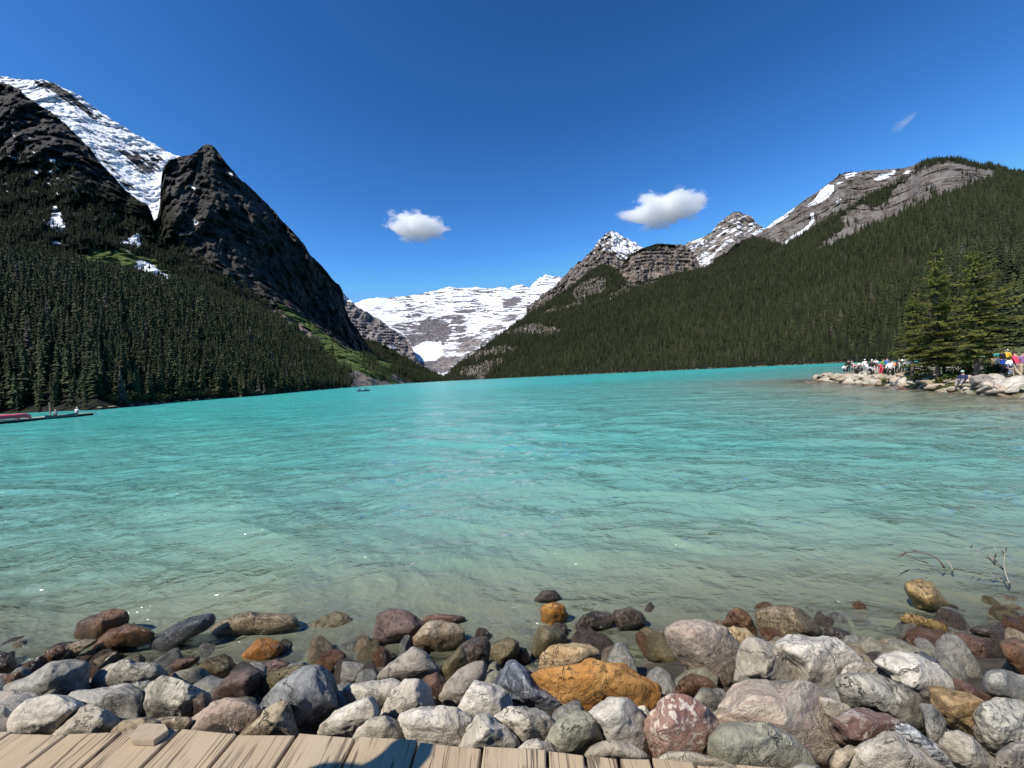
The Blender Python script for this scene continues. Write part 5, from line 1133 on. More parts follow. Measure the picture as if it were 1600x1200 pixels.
# ---- big spruces built bough by bough
M_spr = foliage_mat('spruce_needles', (.075, .090, .024), (.235, .235, .06), 1.2)
M_bark2 = simple('spruce_bark', (.16, .125, .10), .9, .4, 5)
def spruce(name, loc, H, wid, seed, label, bare=.08, lopside=(0, 0), trunk_r=.16, cat='tree', mat=None, nmul=1.0, group=None, gap=0.0):
    r = np.random.default_rng(seed); root = empty(name, loc, label, cat, group)
    V = []; F = []
    levels = int(H*4.6*nmul); bm = bmesh.new()
    lean = np.array([r.normal(0, .012), r.normal(0, .012)])
    for t in range(levels):
        f = (t+r.random()*.6)/levels
        z = H*(bare+(1-bare)*f)
        L0 = wid*((1-f)**.60)*(.62+.5*r.random())*(1+.28*math.sin(t*.9+seed)*math.sin(t*.31+seed*2)) + .10
        if f < .10: L0 *= .55+4*f
        n = 5 if f < .8 else 4
        a0 = r.random()*6.28
        for k in range(n):
            if r.random() < .20+gap: continue
            a = a0+6.28*k/n+r.normal(0, .3); d = np.array([math.cos(a), math.sin(a), 0.0])
            l = L0*(.55+.65*r.random())*(1+lopside[0]*d[0]*(1 if .25 < f < .65 else .3)+lopside[1]*d[1])
            sd_ = np.array([-d[1], d[0], 0.0]); rise = .05-.42*(1-f)*(.5+.8*r.random())
            base = np.array([lean[0]*z, lean[1]*z, z])
            def bp(s): return base+d*l*s+np.array([0, 0, l*(rise*s+ .34*s*s*(.5 if f < .5 else .9))])
            if l > .5: tube(bm, [tuple(bp(s)) for s in (0, .5, .95)], [.012+.006*l, .008, .003], 3, False)
            # foliage: short overlapping needle sprays hanging from and beside the bough
            ns = max(4, int(l*9))
            for q in range(ns):
                s = (q+.5+r.normal(0, .2))/ns; s = min(max(s, .06), 1)
                c = bp(s); ww = (.10+.30*(1-s)*min(l, 1.8)/1.4)*(.8+.5*r.random())
                for sg in (-1, 1):
                    i = len(V); tip = c+d*ww*.75+sd_*sg*ww+np.array([0, 0, -.16*ww+r.normal(0, .035)])
                    th = .035+.05*r.random()
                    V += [tuple(c+d*th), tuple(tip), tuple(c-d*th*1.2+np.array([0, 0, -.02])), tuple((c+tip)/2+np.array([0, 0, -.07-.08*r.random()]))+()]
                    F += [(i, i+1, i+2), (i, i+1, i+3)]
            i = len(V); e = bp(1.0); V += [tuple(e+d*.12), tuple(e+sd_*.07), tuple(e-sd_*.07)]; F.append((i, i+1, i+2))
    link('crown', mesh_np('crown', np.array(V), np.array(F), mat or M_spr, False), root)
    tube(bm, [(0, 0, -.3), (lean[0]*H*.25, lean[1]*H*.25, H*.25), (lean[0]*H*.6, lean[1]*H*.6, H*.6), (lean[0]*H, lean[1]*H, H*.98)], [trunk_r*1.15, trunk_r*.85, trunk_r*.5, .015], 8)
    link('trunk', bm_mesh('trunk', bm, M_bark2, True), root)
    return root
def tree_at(pxb, pyb, ytop, **k):
    P_ = pt_place(pxb, pyb); u, w = uw(pxb, ytop); return P_, CAMZ+float(w)*P_[1]-P_[2]
P_, H = tree_at(1527, 594, 389); spruce('spruce_tree', P_-np.array([0, 0, .1]), H, 2.35, 1, 'right one of the tall spruces on the point, with a bare pale lower trunk', bare=.19, lopside=(.6, 0), trunk_r=.15)
P_, H = tree_at(1466, 600, 386); spruce('spruce_tree', P_-np.array([0, 0, .1]), H, 2.1, 2, 'tall pointed spruce in the middle of the rocky point', bare=.15, lopside=(-.15, 0), trunk_r=.14)
P_, H = tree_at(1425, 597, 452); spruce('spruce_tree', P_-np.array([0, 0, .1]), H, 1.35, 3, 'shorter spruce at the left end of the point trees beside the crowd', bare=.27, trunk_r=.13)
P_, H = tree_at(1495, 592, 470); spruce('spruce_tree', P_+np.array([1.2, 2, 0]), H, 1.4, 4, 'lower spruce filling the gap between the two tallest ones', bare=.16, trunk_r=.12)
P_, H = tree_at(1445, 592, 505); spruce('spruce_tree', P_+np.array([.5, 1.5, 0]), H, 1.0, 14, 'low spruce between the shortest and the pointed spruce', bare=.04, trunk_r=.1)
for px_, py_2, yt, wd, sd_, lb in [(1466, 606, 588, .55, 5, 'tiny bushy spruce at the foot of the tall pointed one'), (1385, 598, 589, .3, 6, 'tiny spruce seedling among the stones near the point tip'), (1447, 597, 552, .7, 7, 'young dense spruce left of the tall pointed one'), (1513, 592, 562, .7, 8, 'young bushy spruce left of the bare pale trunk')]:
    P_, H = tree_at(px_, py_2, yt); spruce('young_spruce', P_-np.array([0, 0, .05]), H, wd, sd_, lb, bare=.02, trunk_r=.04, nmul=1.6, mat=M_spr)
# trees standing beyond the right crowd
for k, (px_, Yd, yt, wd) in enumerate([(1600, 60, 470, 2.6), (1580, 70, 455, 2.8), (1562, 85, 452, 3.0), (1541, 78, 480, 2.6), (1548, 100, 440, 3.2), (1612, 85, 420, 3.0), (1590, 100, 425, 3.2), (1572, 110, 430, 3.1), (1523, 98, 478, 2.8), (1506, 92, 498, 2.5), (1488, 88, 505, 2.5), (1632, 70, 440, 2.7)]):
    u, w = uw(px_, 560); x = float(u)*Yd; g = float(ground_z(x, Yd)); u, w = uw(px_, yt); H = CAMZ+float(w)*Yd-g
    root = empty('conifer_tree', (x, Yd, g-.2), 'dark green conifer standing behind the crowd near the right edge', 'tree', 'dark green conifers standing behind the crowd near the right edge', k); root.scale = (H*1.15, H*1.15, H)
    link('crown', crown_mesh[k % 5], root); link('trunk', trunk_me, root)
# leafy shrubs
M_shr = foliage_mat('shrub_leaves', (.045, .075, .016), (.10, .15, .035), 2.0)
def shrub(name, loc, rx, h, seed, label, cat='shrub', mat=None, n=900, group=None, leaf=.05):
    r = np.random.default_rng(seed); V = []; F = []; root = empty(name, loc, label, cat, group); bm = bmesh.new()
    cl = [(r.normal(0, rx*.5), r.normal(0, rx*.4), h*r.uniform(.35, .85), r.uniform(.25, .45)*h) for _ in range(9)]
    for c in cl: tube(bm, [(0, 0, 0), (c[0]*.5, c[1]*.5, c[2]*.5), (c[0], c[1], c[2])], [.03, .02, .008], 4, False)
    for q in range(n):
        c = cl[r.integers(9)]; d = r.normal(size=3); d /= np.linalg.norm(d); p = np.array(c[:3])+d*c[3]*r.uniform(.4, 1)**.5
        p[2] = max(p[2], .02); a = r.normal(size=3); a /= np.linalg.norm(a); b = np.cross(a, d+.01); b /= np.linalg.norm(b)+1e-6; s = leaf*r.uniform(.7, 1.6); i = len(V)
        V += [tuple(p-a*s), tuple(p+b*s*.6), tuple(p+a*s), tuple(p-b*s*.6)]; F += [(i, i+1, i+2), (i, i+2, i+3)]
    link('foliage', mesh_np('foliage', np.array(V), np.array(F), mat or M_shr, False), root); link('stems', bm_mesh('stems', bm, M_bark2), root); return root
for k, (px_, py_2, rx, h, lb) in enumerate([(1500, 593, 1.0, 1.0, 'bright green shrub left of the bare pale trunk'), (1545, 590, .9, 1.0, 'bright green shrub right of the bare pale trunk'), (1556, 587, .7, .9, 'small green shrub beside the stroller'), (1484, 597, .7, .7, 'low green shrub behind the seated person'), (1435, 598, .6, .6, 'low olive shrub under the shorter spruce'), (1512, 588, 1.2, 1.3, 'wide green shrub between the big trunks'), (1383, 600, .4, .5, 'small yellow green plant between stones of the point')]):
    P_ = pt_place(px_, py_2); shrub('shrub', P_, rx, h, 60+k, lb)
# grassy mound far right behind the crowd
ms = link('grassy_mound', mesh_np('grassy_mound', ico(4)[0]*np.array([5, 5, 2.2])*(1+.08*fbm(*(ico(4)[0].T*2), 3))[:, None], ico(4)[1], simple('mound_grass', (.07, .08, .03), .9, .5, 1.2)), kind='structure', label='low grassy mound behind the crowd on the right')
u, _ = uw(1583, 545); ms.location = (float(u)*52, 52, 1.2)
# driftwood logs
def log(name, a, b, r, label, mat):
    bm = bmesh.new(); A = np.array(a); B = np.array(b); mid = (A+B)/2+np.array([0, 0, .06]); loc = tuple(A)
    tube(bm, [tuple(A-A), tuple(mid-A), tuple(B-A)], [r, r*.9, r*.6], 8)
    tube(bm, [tuple((B-A)*.6), tuple((B-A)*.7+np.array([.1, -.1, .35]))], [r*.4, r*.12], 5)
    return link(name, bm_mesh(name, bm, mat, True), loc=loc, label=label, cat='log')
M_log = simple('driftwood', (.30, .24, .18), .85, .3, 4)
log('driftwood_log', pt_place(1402, 592)+[0, 0, .3], pt_place(1425, 601)+[0, 0, .25], .09, 'bare driftwood log slanting across the point stones', M_log)
log('driftwood_log', pt_place(1398, 597)+[0, 0, .2], pt_place(1440, 603)+[0, 0, .2], .07, 'thin dead trunk lying on the stones under the shorter spruce', M_log)

# ================================================================= dead branches in the near water
M_tw = simple('dead_twig', (.33, .30, .26), .8, .3, 12); M_tw2 = simple('red_dead_twig', (.13, .07, .05), .8, .3, 12)
def twigs(name, Y, strokes, r0, label, mat):
    bm = bmesh.new(); P0 = at_y(strokes[0][0][0], strokes[0][0][1], Y); rr = np.random.default_rng(3)
    for st in strokes:
        pts = [at_y(p[0], p[1], Y-abs(rr.normal(0, .05))*(i > 0)+(p[2] if len(p) > 2 else 0))-P0 for i, p in enumerate(st)]
        rads = [r0*(1-.75*i/(len(pts)-1))*(1 if st is strokes[0] else .7) for i in range(len(pts))]
        tube(bm, [tuple(p) for p in pts], rads, 5)
    return link(name, bm_mesh(name, bm, mat, True), loc=tuple(P0), label=label, cat='dead branch')
def cc(s, ox=1360, oy=820, k=6.667): return [(ox+a/k, oy+b/k) for a, b in s]
twigs('dead_branch', 4.5, [cc([(1450, 640), (1440, 590), (1400, 480), (1390, 400), (1400, 320), (1400, 260)]), cc([(1440, 590), (1360, 560), (1270, 500), (1210, 450), (1160, 415)]), cc([(1400, 480), (1320, 420), (1250, 370), (1170, 345)]),
    cc([(1390, 470), (1330, 400), (1290, 350), (1250, 280)]), cc([(1300, 420), (1220, 330), (1130, 265), (1040, 245), (985, 245)]), cc([(1400, 310), (1370, 270), (1345, 250)]), cc([(1400, 290), (1420, 240), (1405, 210)]), cc([(1400, 320), (1380, 280), (1340, 260)]),
    cc([(1040, 245), (1060, 215), (1040, 205)]), cc([(1130, 265), (1090, 320)]), cc([(1300, 400), (1270, 350), (1240, 290), (1230, 250)]), cc([(1380, 565), (1300, 540), (1230, 480)]), cc([(1330, 400), (1270, 330), (1200, 320)]), cc([(1300, 340), (1310, 280), (1280, 190)])], .010, 'bare pale branch sticking up from the water at the right', M_tw)
twigs('dead_branch', 4.85, [cc([(770, 450), (740, 400), (690, 350), (600, 305), (480, 280), (370, 290), (280, 320)]), cc([(370, 290), (300, 340), (230, 320)]), cc([(480, 280), (450, 265), (400, 270)]), cc([(370, 285), (340, 310), (300, 305)]), cc([(600, 400), (500, 370), (400, 325), (370, 290)])], .009, 'thin reddish branch arching over the water at the right', M_tw2)
twigs('dead_branch', 4.85, [cc([(856, 500), (850, 450), (820, 400), (785, 362)])], .009, 'short pale stick poking out of the water', M_tw)

# ================================================================= people
def cmat(name, col, rough=.85): 
    return simple(name, col, rough, .12, 12)
M_skin = cmat('skin', (.46, .29, .20), .6); M_hair = cmat('dark_hair', (.03, .022, .018), .7); M_shoe = cmat('shoe', (.05, .05, .05))
COL = dict(white=(.78, .78, .78), black=(.015, .015, .018), navy=(.02, .03, .08), red=(.62, .03, .07), pinkred=(.70, .06, .12), khaki=(.42, .33, .23), teal=(.05, .30, .27), grey=(.25, .25, .26), pink=(.70, .45, .42), green=(.16, .32, .05), blue=(.06, .16, .38), yellow=(.75, .42, .03), purple=(.25, .14, .28), denim=(.07, .11, .20), beige=(.6, .5, .38), palegreen=(.35, .5, .38), orange=(.7, .25, .1), lightgrey=(.5, .5, .5), royal=(.02, .07, .42))
_cm = {k: cmat('cloth_'+k, v) for k, v in COL.items()}
POSES = {
 'stand': dict(pelvis=(0, 0, .95), chest=(0, .02, 1.35), neck=(0, .02, 1.50), head=(0, .04, 1.64), sho=.19, el=((.27, .02, 1.14), (.27, .02, 1.14)), ha=((.27, .12, .90), (.27, .12, .90)), kn=((.11, .03, .50), (.11, .03, .50)), an=((.12, -.01, .08), (.12, -.01, .08)), toe=.16),
 'stride': dict(pelvis=(0, 0, .93), chest=(0, .04, 1.33), neck=(0, .06, 1.48), head=(0, .09, 1.62), sho=.19, el=((.27, .12, 1.14), (.27, -.12, 1.13)), ha=((.25, .30, .98), (.27, -.16, .90)), kn=((.11, .20, .52), (.11, -.04, .50)), an=((.12, .20, .10), (.12, -.32, .13)), toe=.16),
 'photo': dict(pelvis=(0, 0, .95), chest=(0, .02, 1.35), neck=(0, .02, 1.50), head=(0, .04, 1.64), sho=.19, el=((.28, .14, 1.22), (.28, .14, 1.22)), ha=((.08, .34, 1.50), (.08, .34, 1.50)), kn=((.12, .02, .50), (.12, .02, .50)), an=((.14, 0, .08), (.14, 0, .08)), toe=.16),
 'bend': dict(pelvis=(0, -.12, .88), chest=(0, .22, 1.12), neck=(0, .36, 1.16), head=(0, .49, 1.19), sho=.18, el=((.24, .30, .88), (.24, .28, .86)), ha=((.18, .38, .64), (.18, .36, .62)), kn=((.12, .05, .48), (.12, .08, .48)), an=((.12, -.06, .08), (.12, -.04, .08)), toe=.16),
 'crouch': dict(pelvis=(0, -.12, .34), chest=(0, .10, .70), neck=(0, .17, .84), head=(0, .23, .97), sho=.18, el=((.27, .22, .60), (.27, .22, .60)), ha=((.14, .40, .55), (.14, .40, .55)), kn=((.16, .30, .52), (.16, .30, .50)), an=((.13, .05, .08), (.13, .05, .08)), toe=.16),
 'sit': dict(pelvis=(0, 0, .20), chest=(0, -.02, .58), neck=(0, .0, .74), head=(0, .03, .88), sho=.18, el=((.26, .10, .42), (.26, .10, .42)), ha=((.12, .32, .40), (.12, .32, .40)), kn=((.15, .42, .38), (.15, .42, .36)), an=((.13, .62, .06), (.13, .62, .04)), toe=.14),
}
def skin_obj(name, nodes, edges, mat, parent, root=0, sub=1):
    me = bpy.data.meshes.new(name); me.from_pydata([n[0] for n in nodes], edges, []); me.materials.append(mat)
    o = bpy.data.objects.new(name, me); C.objects.link(o); o.parent = parent
    md = o.modifiers.new('skin', 'SKIN'); md.use_smooth_shade = True
    for i, n in enumerate(nodes):
        r = n[1] if isinstance(n[1], tuple) else (n[1], n[1]); me.skin_vertices[0].data[i].radius = r; me.skin_vertices[0].data[i].use_root = (i == root)
    sd_ = o.modifiers.new('sub', 'SUBSURF'); sd_.levels = sd_.render_levels = sub
    return o
def person(loc, rz, pose, top, bottom, label, hat=None, scale=1.0, hair=True, sleeves=True, pack=None, group=None, sub=1):
    p = POSES[pose]; root = empty('person', loc, label, 'person', group, rz); root.scale = (scale,)*3
    V = lambda t, s=1: (t[0]*s, t[1], t[2])
    mixp = lambda a, b, t: tuple(a[i]*(1-t)+b[i]*t for i in range(3))
    pel, ch, nk, hd = p['pelvis'], p['chest'], p['neck'], p['head']
    N = [(pel, .125), (mixp(pel, ch, .55), .115), (ch, .135), (nk, .055), (hd, (.088, .10)), (tuple(hd[i]+(hd[i]-nk[i])*.55 for i in range(3)), .075)]; E = [(0, 1), (1, 2), (2, 3), (3, 4), (4, 5)]
    for si, s in enumerate((1, -1)):
        sh = (p['sho']*s, ch[1], ch[2]+.07*(1 if pose != 'bend' else .6)); el = V(p['el'][si], s); ha = V(p['ha'][si], s)
        b = len(N); N += [(sh, .055), (el, .042), (ha, .030), (tuple(ha[i]+(ha[i]-el[i])*.33 for i in range(3)), .034)]; E += [(2, b), (b, b+1), (b+1, b+2), (b+2, b+3)]
        hip = (.10*s, pel[1], pel[2]-.06); kn = V(p['kn'][si], s); an = V(p['an'][si], s)
        b = len(N); N += [(hip, .085), (kn, .055), (an, .038), ((an[0], an[1]+p['toe'], an[2]-.04), .035)]; E += [(0, b), (b, b+1), (b+1, b+2), (b+2, b+3)]
    skin_obj('body', N, E, M_skin, root, sub=sub)
    # shirt or jacket
    k = .022; T = [(mixp(pel, ch, .10), .145+k*.5), (mixp(pel, ch, .55), .132+k), (ch, .15+k), (mixp(ch, nk, .6), .075+k)]; TE = [(0, 1), (1, 2), (2, 3)]
    for si, s in enumerate((1, -1)):
        sh = (p['sho']*s, ch[1], ch[2]+.07*(1 if pose != 'bend' else .6)); el = V(p['el'][si], s); ha = V(p['ha'][si], s); b = len(T)
        T += [(sh, .07+k*.5), (el if sleeves else mixp(sh, el, .8), .052+k*.4)]; TE += [(2, b), (b, b+1)]
        if sleeves: T.append((mixp(el, ha, .85), .040+k*.4)); TE.append((b+1, b+2))
    skin_obj('shirt', T, TE, _cm[top], root, 1, sub)
    B = [(mixp(pel, ch, .16), .135), (pel, .142)]; BE = [(0, 1)]
    for si, s in enumerate((1, -1)):
        hip = (.10*s, pel[1], pel[2]-.06); kn = V(p['kn'][si], s); an = V(p['an'][si], s); b = len(B)
        B += [(hip, .10), (kn, .070), (mixp(kn, an, .9), .056)]; BE += [(1, b), (b, b+1), (b+1, b+2)]
    skin_obj('trousers', B, BE, _cm[bottom], root, 1, sub)
    # hair or cap
    up = np.array(hd)-np.array(nk); up = up/np.linalg.norm(up); v, f = ico(2); v = v.copy(); 
    v = v[:, :]*np.array([.098, .112, .115]); v[:, 2] = np.where(v[:, 2] < -.02, -.02+(v[:, 2]+.02)*.35, v[:, 2]); v[:, 1] -= .018
    c = np.array(hd)+up*.045
    link('cap' if hat else 'hair', mesh_np('cap' if hat else 'hair', v+c, f, _cm[hat] if hat else M_hair), root)
    if hat:
        bm = bmesh.new(); bmesh.ops.create_circle(bm, cap_ends=True, segments=14, radius=.10); bmesh.ops.scale(bm, vec=(.8, .75, 1), verts=bm.verts[:]); ex = bmesh.ops.extrude_face_region(bm, geom=bm.faces[:]); bmesh.ops.translate(bm, vec=(0, 0, .012), verts=[q for q in ex['geom'] if isinstance(q, bmesh.types.BMVert)])
        bmesh.ops.translate(bm, vec=(c[0], c[1]+.10, c[2]+.005), verts=bm.verts[:]); link('brim', bm_mesh('brim', bm, _cm[hat]), root)
    if pack:
        bm = bmesh.new(); bmesh.ops.create_cube(bm, size=1); bmesh.ops.scale(bm, vec=(.30, .17, .42), verts=bm.verts[:]); bmesh.ops.bevel(bm, geom=bm.edges[:], offset=.05, segments=2, affect='EDGES')
        bmesh.ops.translate(bm, vec=(ch[0], ch[1]-.20, ch[2]-.08), verts=bm.verts[:]); pk = link('backpack', bm_mesh('backpack', bm, _cm[pack], True), root)
        tag(pk, label='%s backpack' % pack)
    return root
def put(px, feet, pose, top, bottom, label, rz=0., **k):
    P_ = pt_place(px, feet); 
    h = k.pop('hpx', None)
    return person(tuple(P_+np.array([0, 0, .06])), rz, pose, top, bottom, label, **k)
# crowd at the tip (crop origin 1240,480 at 8x)
q = lambda a: 1240+a/8
put(q(650), 583.5, 'crouch', 'white', 'denim', 'person in a white shirt and dark jeans, leftmost in the crowd on the point', 2.4, scale=1.15)
put(q(690), 583.5, 'stand', 'black', 'black', 'tall person in black standing at the left end of the crowd', 2.8)
put(q(738), 582.5, 'stand', 'grey', 'denim', 'person in grey with dark blue trousers behind the tall one in black', .6, scale=.94)
put(q(775), 583, 'bend', 'pink', 'khaki', 'person in a pale pink top bending over', 1.2)
put(q(820), 583, 'bend', 'beige', 'denim', 'person in a beige jacket leaning beside the pale pink top', -1.0)
put(q(800), 586.5, 'crouch', 'black', 'black', 'person in black crouching low left of the big grey boulder', 1.2)
put(q(848), 586, 'crouch', 'black', 'navy', 'second dark crouching person right against the grey boulder', 1.9)
put(q(895), 583, 'stand', 'white', 'grey', 'person in a white shirt and white cap behind the grey boulder', 2.6, hat='white', scale=.95)
P_ = pt_place(q(937), 588); person((P_[0], P_[1]+.1, P_[2]+.62), 3.4, 'sit', 'white', 'lightgrey', 'person in white with pale grey trousers sitting on the grey boulder')
put(q(985), 587.5, 'stand', 'black', 'black', 'person with a white hat over black clothes right of the grey boulder', 2.5, hat='white')
put(q(1035), 583.5, 'photo', 'white', 'lightgrey', 'person in a white hooded top between the black and red clothed people', 1.9, scale=.95)
put(q(1095), 587.5, 'bend', 'pinkred', 'red', 'person in bright red clothes bending forward', 1.6, pack=None)
put(q(1128), 583.5, 'stand', 'green', 'black', 'person in a green shirt behind the one in red', 3.0, scale=.93)
put(q(1140), 587, 'crouch', 'black', 'black', 'person in black crouching behind the one in red', 1.7)
put(q(1175), 583.5, 'stand', 'blue', 'denim', 'person in a blue jacket left of the white jackets', 2.2, scale=.96)
put(q(1212), 591, 'stride', 'white', 'black', 'person in a white jacket and black leggings stepping over stones', 2.0, scale=.95)
put(q(1245), 589.5, 'stand', 'white', 'black', 'person in a white top carrying an orange backpack', .3, pack='orange', scale=.95)
put(q(1300), 585.5, 'bend', 'lightgrey', 'black', 'person in pale grey bent over near the spruces', 2.2)
put(q(1325), 583, 'stand', 'navy', 'black', 'person in navy just left of the two white caps', 2.8, scale=.9)
put(q(1388), 584, 'photo', 'white', 'black', 'left one of two people with white caps and shirts near the spruce', 2.9, hat='white')
put(q(1432), 584, 'photo', 'white', 'teal', 'right one of two people with white caps, wearing teal trousers', 3.2, hat='white')
put(q(1462), 588, 'sit', 'black', 'black', 'dark clothed person sitting under the shorter spruce', 2.0)
# people on the right (crop origin 1400,480 at 8x)
q = lambda a: 1400+a/8
put(q(840), 602.5, 'sit', 'navy', 'grey', 'person in dark blue with a pale green cap sitting on the shore stones', 1.9, hat='palegreen', scale=1.0)
put(q(1105), 573, 'stand', 'palegreen', 'black', 'person in a pale green shirt, leftmost of the right crowd', 2.9)
put(q(1165), 574, 'stand', 'black', 'black', 'person in black next to the pale green shirt', 2.7)
put(q(1215), 574, 'stand', 'black', 'khaki', 'person in a black top and khaki trousers in the right crowd', 3.0)
put(q(1272), 576, 'photo', 'teal', 'denim', 'person in a teal top raising both hands in the right crowd', 2.6)
put(q(1330), 578, 'stand', 'black', 'royal', 'person in black with a bright blue wrap at the waist', 3.2)
put(q(1395), 575, 'stand', 'yellow', 'denim', 'person in a yellow orange shirt in the right crowd', 2.8, hat='white')
put(q(1365), 574, 'stand', 'navy', 'black', 'person in navy with a white cap left of the yellow shirt', 3.1, hat='white')
put(q(1440), 577, 'sit', 'white', 'denim', 'person in white sitting low in front of the yellow shirt', 2.2, scale=1.1)
put(q(1470), 573, 'stand', 'black', 'black', 'person in black partly hidden behind the red jacket', 3.3)
put(q(1515), 592.5, 'stride', 'pinkred', 'khaki', 'large near person in a bright red jacket and khaki trousers', .15, scale=1.03, sub=2)
put(q(1592), 592, 'stand', 'purple', 'khaki', 'near person in a purple jacket cut by the right edge', 2.8, sub=2)
# stroller with dark frame and white panel beside them
P_ = pt_place(1567, 591); st = empty('stroller', tuple(P_), 'dark stroller with a white panel beside the person in red', 'stroller')
bm = bmesh.new(); bmesh.ops.create_cube(bm, size=1); bmesh.ops.scale(bm, vec=(.42, .55, .35), verts=bm.verts[:]); bmesh.ops.bevel(bm, geom=bm.edges[:], offset=.08, segments=2, affect='EDGES'); bmesh.ops.translate(bm, vec=(0, 0, .55), verts=bm.verts[:]); link('seat', bm_mesh('seat', bm, _cm['black'], True), st)
bm = bmesh.new(); bmesh.ops.create_uvsphere(bm, u_segments=14, v_segments=8, radius=.28); bmesh.ops.delete(bm, geom=[v_ for v_ in bm.verts if v_.co.z < -.02], context='VERTS'); bmesh.ops.translate(bm, vec=(0, .08, .75), verts=bm.verts[:]); link('hood', bm_mesh('hood', bm, _cm['black'], True), st)
bm = bmesh.new(); bmesh.ops.create_cube(bm, size=1); bmesh.ops.scale(bm, vec=(.26, .05, .30), verts=bm.verts[:]); bmesh.ops.bevel(bm, geom=bm.edges[:], offset=.02, segments=2, affect='EDGES'); bmesh.ops.translate(bm, vec=(.12, -.32, .42), verts=bm.verts[:]); link('panel', bm_mesh('panel', bm, _cm['white'], True), st)
bm = bmesh.new(); tube(bm, [(-.2, .25, .1), (-.2, -.1, .6), (-.2, -.4, 1.0), (.2, -.4, 1.0), (.2, -.1, .6), (.2, .25, .1)], .015, 6); tube(bm, [(-.2, -.3, .12), (-.2, .1, .55)], .015, 6); tube(bm, [(.2, -.3, .12), (.2, .1, .55)], .015, 6); link('frame', bm_mesh('frame', bm, _cm['grey'], True), st)
for x_, y_ in [(-.22, .28), (.22, .28), (-.22, -.32), (.22, -.32)]:
    bm = bmesh.new(); bmesh.ops.create_cone(bm, cap_ends=True, segments=16, radius1=.10, radius2=.10, depth=.04, matrix=Matrix.Rotation(R(90), 4, 'Y')); bmesh.ops.translate(bm, vec=(x_, y_, .10), verts=bm.verts[:]); link('wheel', bm_mesh('wheel', bm, _cm['black'], True), st)

# the visitor beside the camera whose shadow falls on the planks
hz = ZB+1.66; off = sdir/sdir[2]*1.64; T_ = on_z(612, 1200, ZB); 
person((T_[0]+off[0], T_[1]+off[1], ZB), -.35, 'stand', 'navy', 'denim', 'person standing just left of the camera whose head shadow falls on the planks', sub=2)

# ================================================================= boats and dock
M_canoe = cmat('red_canoe', (.80, .09, .12), .35); M_dock = simple('dock_wood', (.42, .37, .30), .85, .2, 2)
def canoe_mesh(L=5.0, W=.95, D=.55, mat=None, name='hull'):
    n, mseg = 26, 12; V = []
    for side in (0, 1):
        for i in range(n+1):
            t = i/n*2-1; w = W/2*(1-abs(t)**2.4)+.015; sheer = .20*abs(t)**3
            for j in range(mseg+1):
                a = math.pi*j/mseg; V.append((L/2*t, math.cos(a)*w*(1-.06*side), D+sheer-(D+sheer*.6)*math.sin(a)**.7*(1-.08*side)*(1-.35*abs(t)**6)))
    nv = (n+1)*(mseg+1); F = []
    for side in (0, 1):
        for i in range(n):
            for j in range(mseg):
                a = side*nv+i*(mseg+1)+j; fq = (a, a+1, a+mseg+2, a+mseg+1); F.append(fq if side == 0 else fq[::-1])
    for i in range(n):
        for j in (0, mseg):
            a = i*(mseg+1)+j; b = a+mseg+1; F.append((a, b, b+nv, a+nv))
    return mesh_np(name, np.array(V), np.array(F), mat or M_canoe)
def canoe(loc, rz, label, flip=False, mat=None, group=None):
    r = empty('canoe', loc, label, 'canoe', group, rz); 
    if flip: r.rotation_euler = (math.pi, 0, rz); r.location.z += .72
    link('hull', canoe_mesh(mat=mat), r)
    for x_ in (-1.4, .2, 1.5):
        bm = bmesh.new(); bmesh.ops.create_cube(bm, size=1); bmesh.ops.scale(bm, vec=(.22, .72*(1-abs(x_)/3.4), .03), verts=bm.verts[:]); bmesh.ops.translate(bm, vec=(x_, 0, .36), verts=bm.verts[:]); link('seat', bm_mesh('seat', bm, M_dock), r)
    return r
# canoe on the lake
Pc = on_z(568, 611.5, 0); cn = canoe((Pc[0], Pc[1], -.10), .25, 'small dark canoe with two paddlers out on the lake', mat=cmat('dark_hull', (.04, .05, .07), .4))
for k_, (dx, cl, lb) in enumerate([(-1.3, 'black', 'paddler in dark clothes in the left end of the canoe'), (1.0, 'navy', 'paddler in navy in the right end of the canoe')]):
    person((Pc[0]+dx*math.cos(.25), Pc[1]+dx*math.sin(.25), .40), 1.8, 'sit', cl, 'denim', lb, scale=1.15)
Pc = on_z(556, 606, 0); canoe((Pc[0], Pc[1], -.1), 1.0, 'tiny pale canoe close to the left shore below the cliff', mat=cmat('pale_hull', (.6, .6, .58), .4))
# dock
A = on_z(-60, 665, .28); B = on_z(150, 645.5, .28); dvec = (B-A); Ld = np.linalg.norm(dvec[:2]); dn = dvec/Ld; ang = math.atan2(dn[1], dn[0])
dk = empty('dock', (A[0], A[1], 0), 'low pale floating dock along the left shore', 'dock', rz=ang)
bm = bmesh.new(); bmesh.ops.create_cube(bm, size=1); bmesh.ops.scale(bm, vec=(Ld, 2.4, .14), verts=bm.verts[:]); bmesh.ops.translate(bm, vec=(Ld/2, 1.2, .34), verts=bm.verts[:]); bmesh.ops.bevel(bm, geom=bm.edges[:], offset=.02, segments=1, affect='EDGES'); link('deck', bm_mesh('deck', bm, M_dock), dk)
bm = bmesh.new()
for k in range(12):
    vs = bmesh.ops.create_cube(bm, size=1)['verts']; bmesh.ops.scale(bm, vec=(Ld/14, 1.9, .34), verts=vs); bmesh.ops.translate(bm, vec=(Ld*(k+.5)/12, 1.25, .09), verts=vs)
link('floats', bm_mesh('floats', bm, cmat('float_black', (.02, .02, .022))), dk)
D_ = lambda s, o, z: (A[0]+dn[0]*s-dn[1]*o, A[1]+dn[1]*s+dn[0]*o, z)
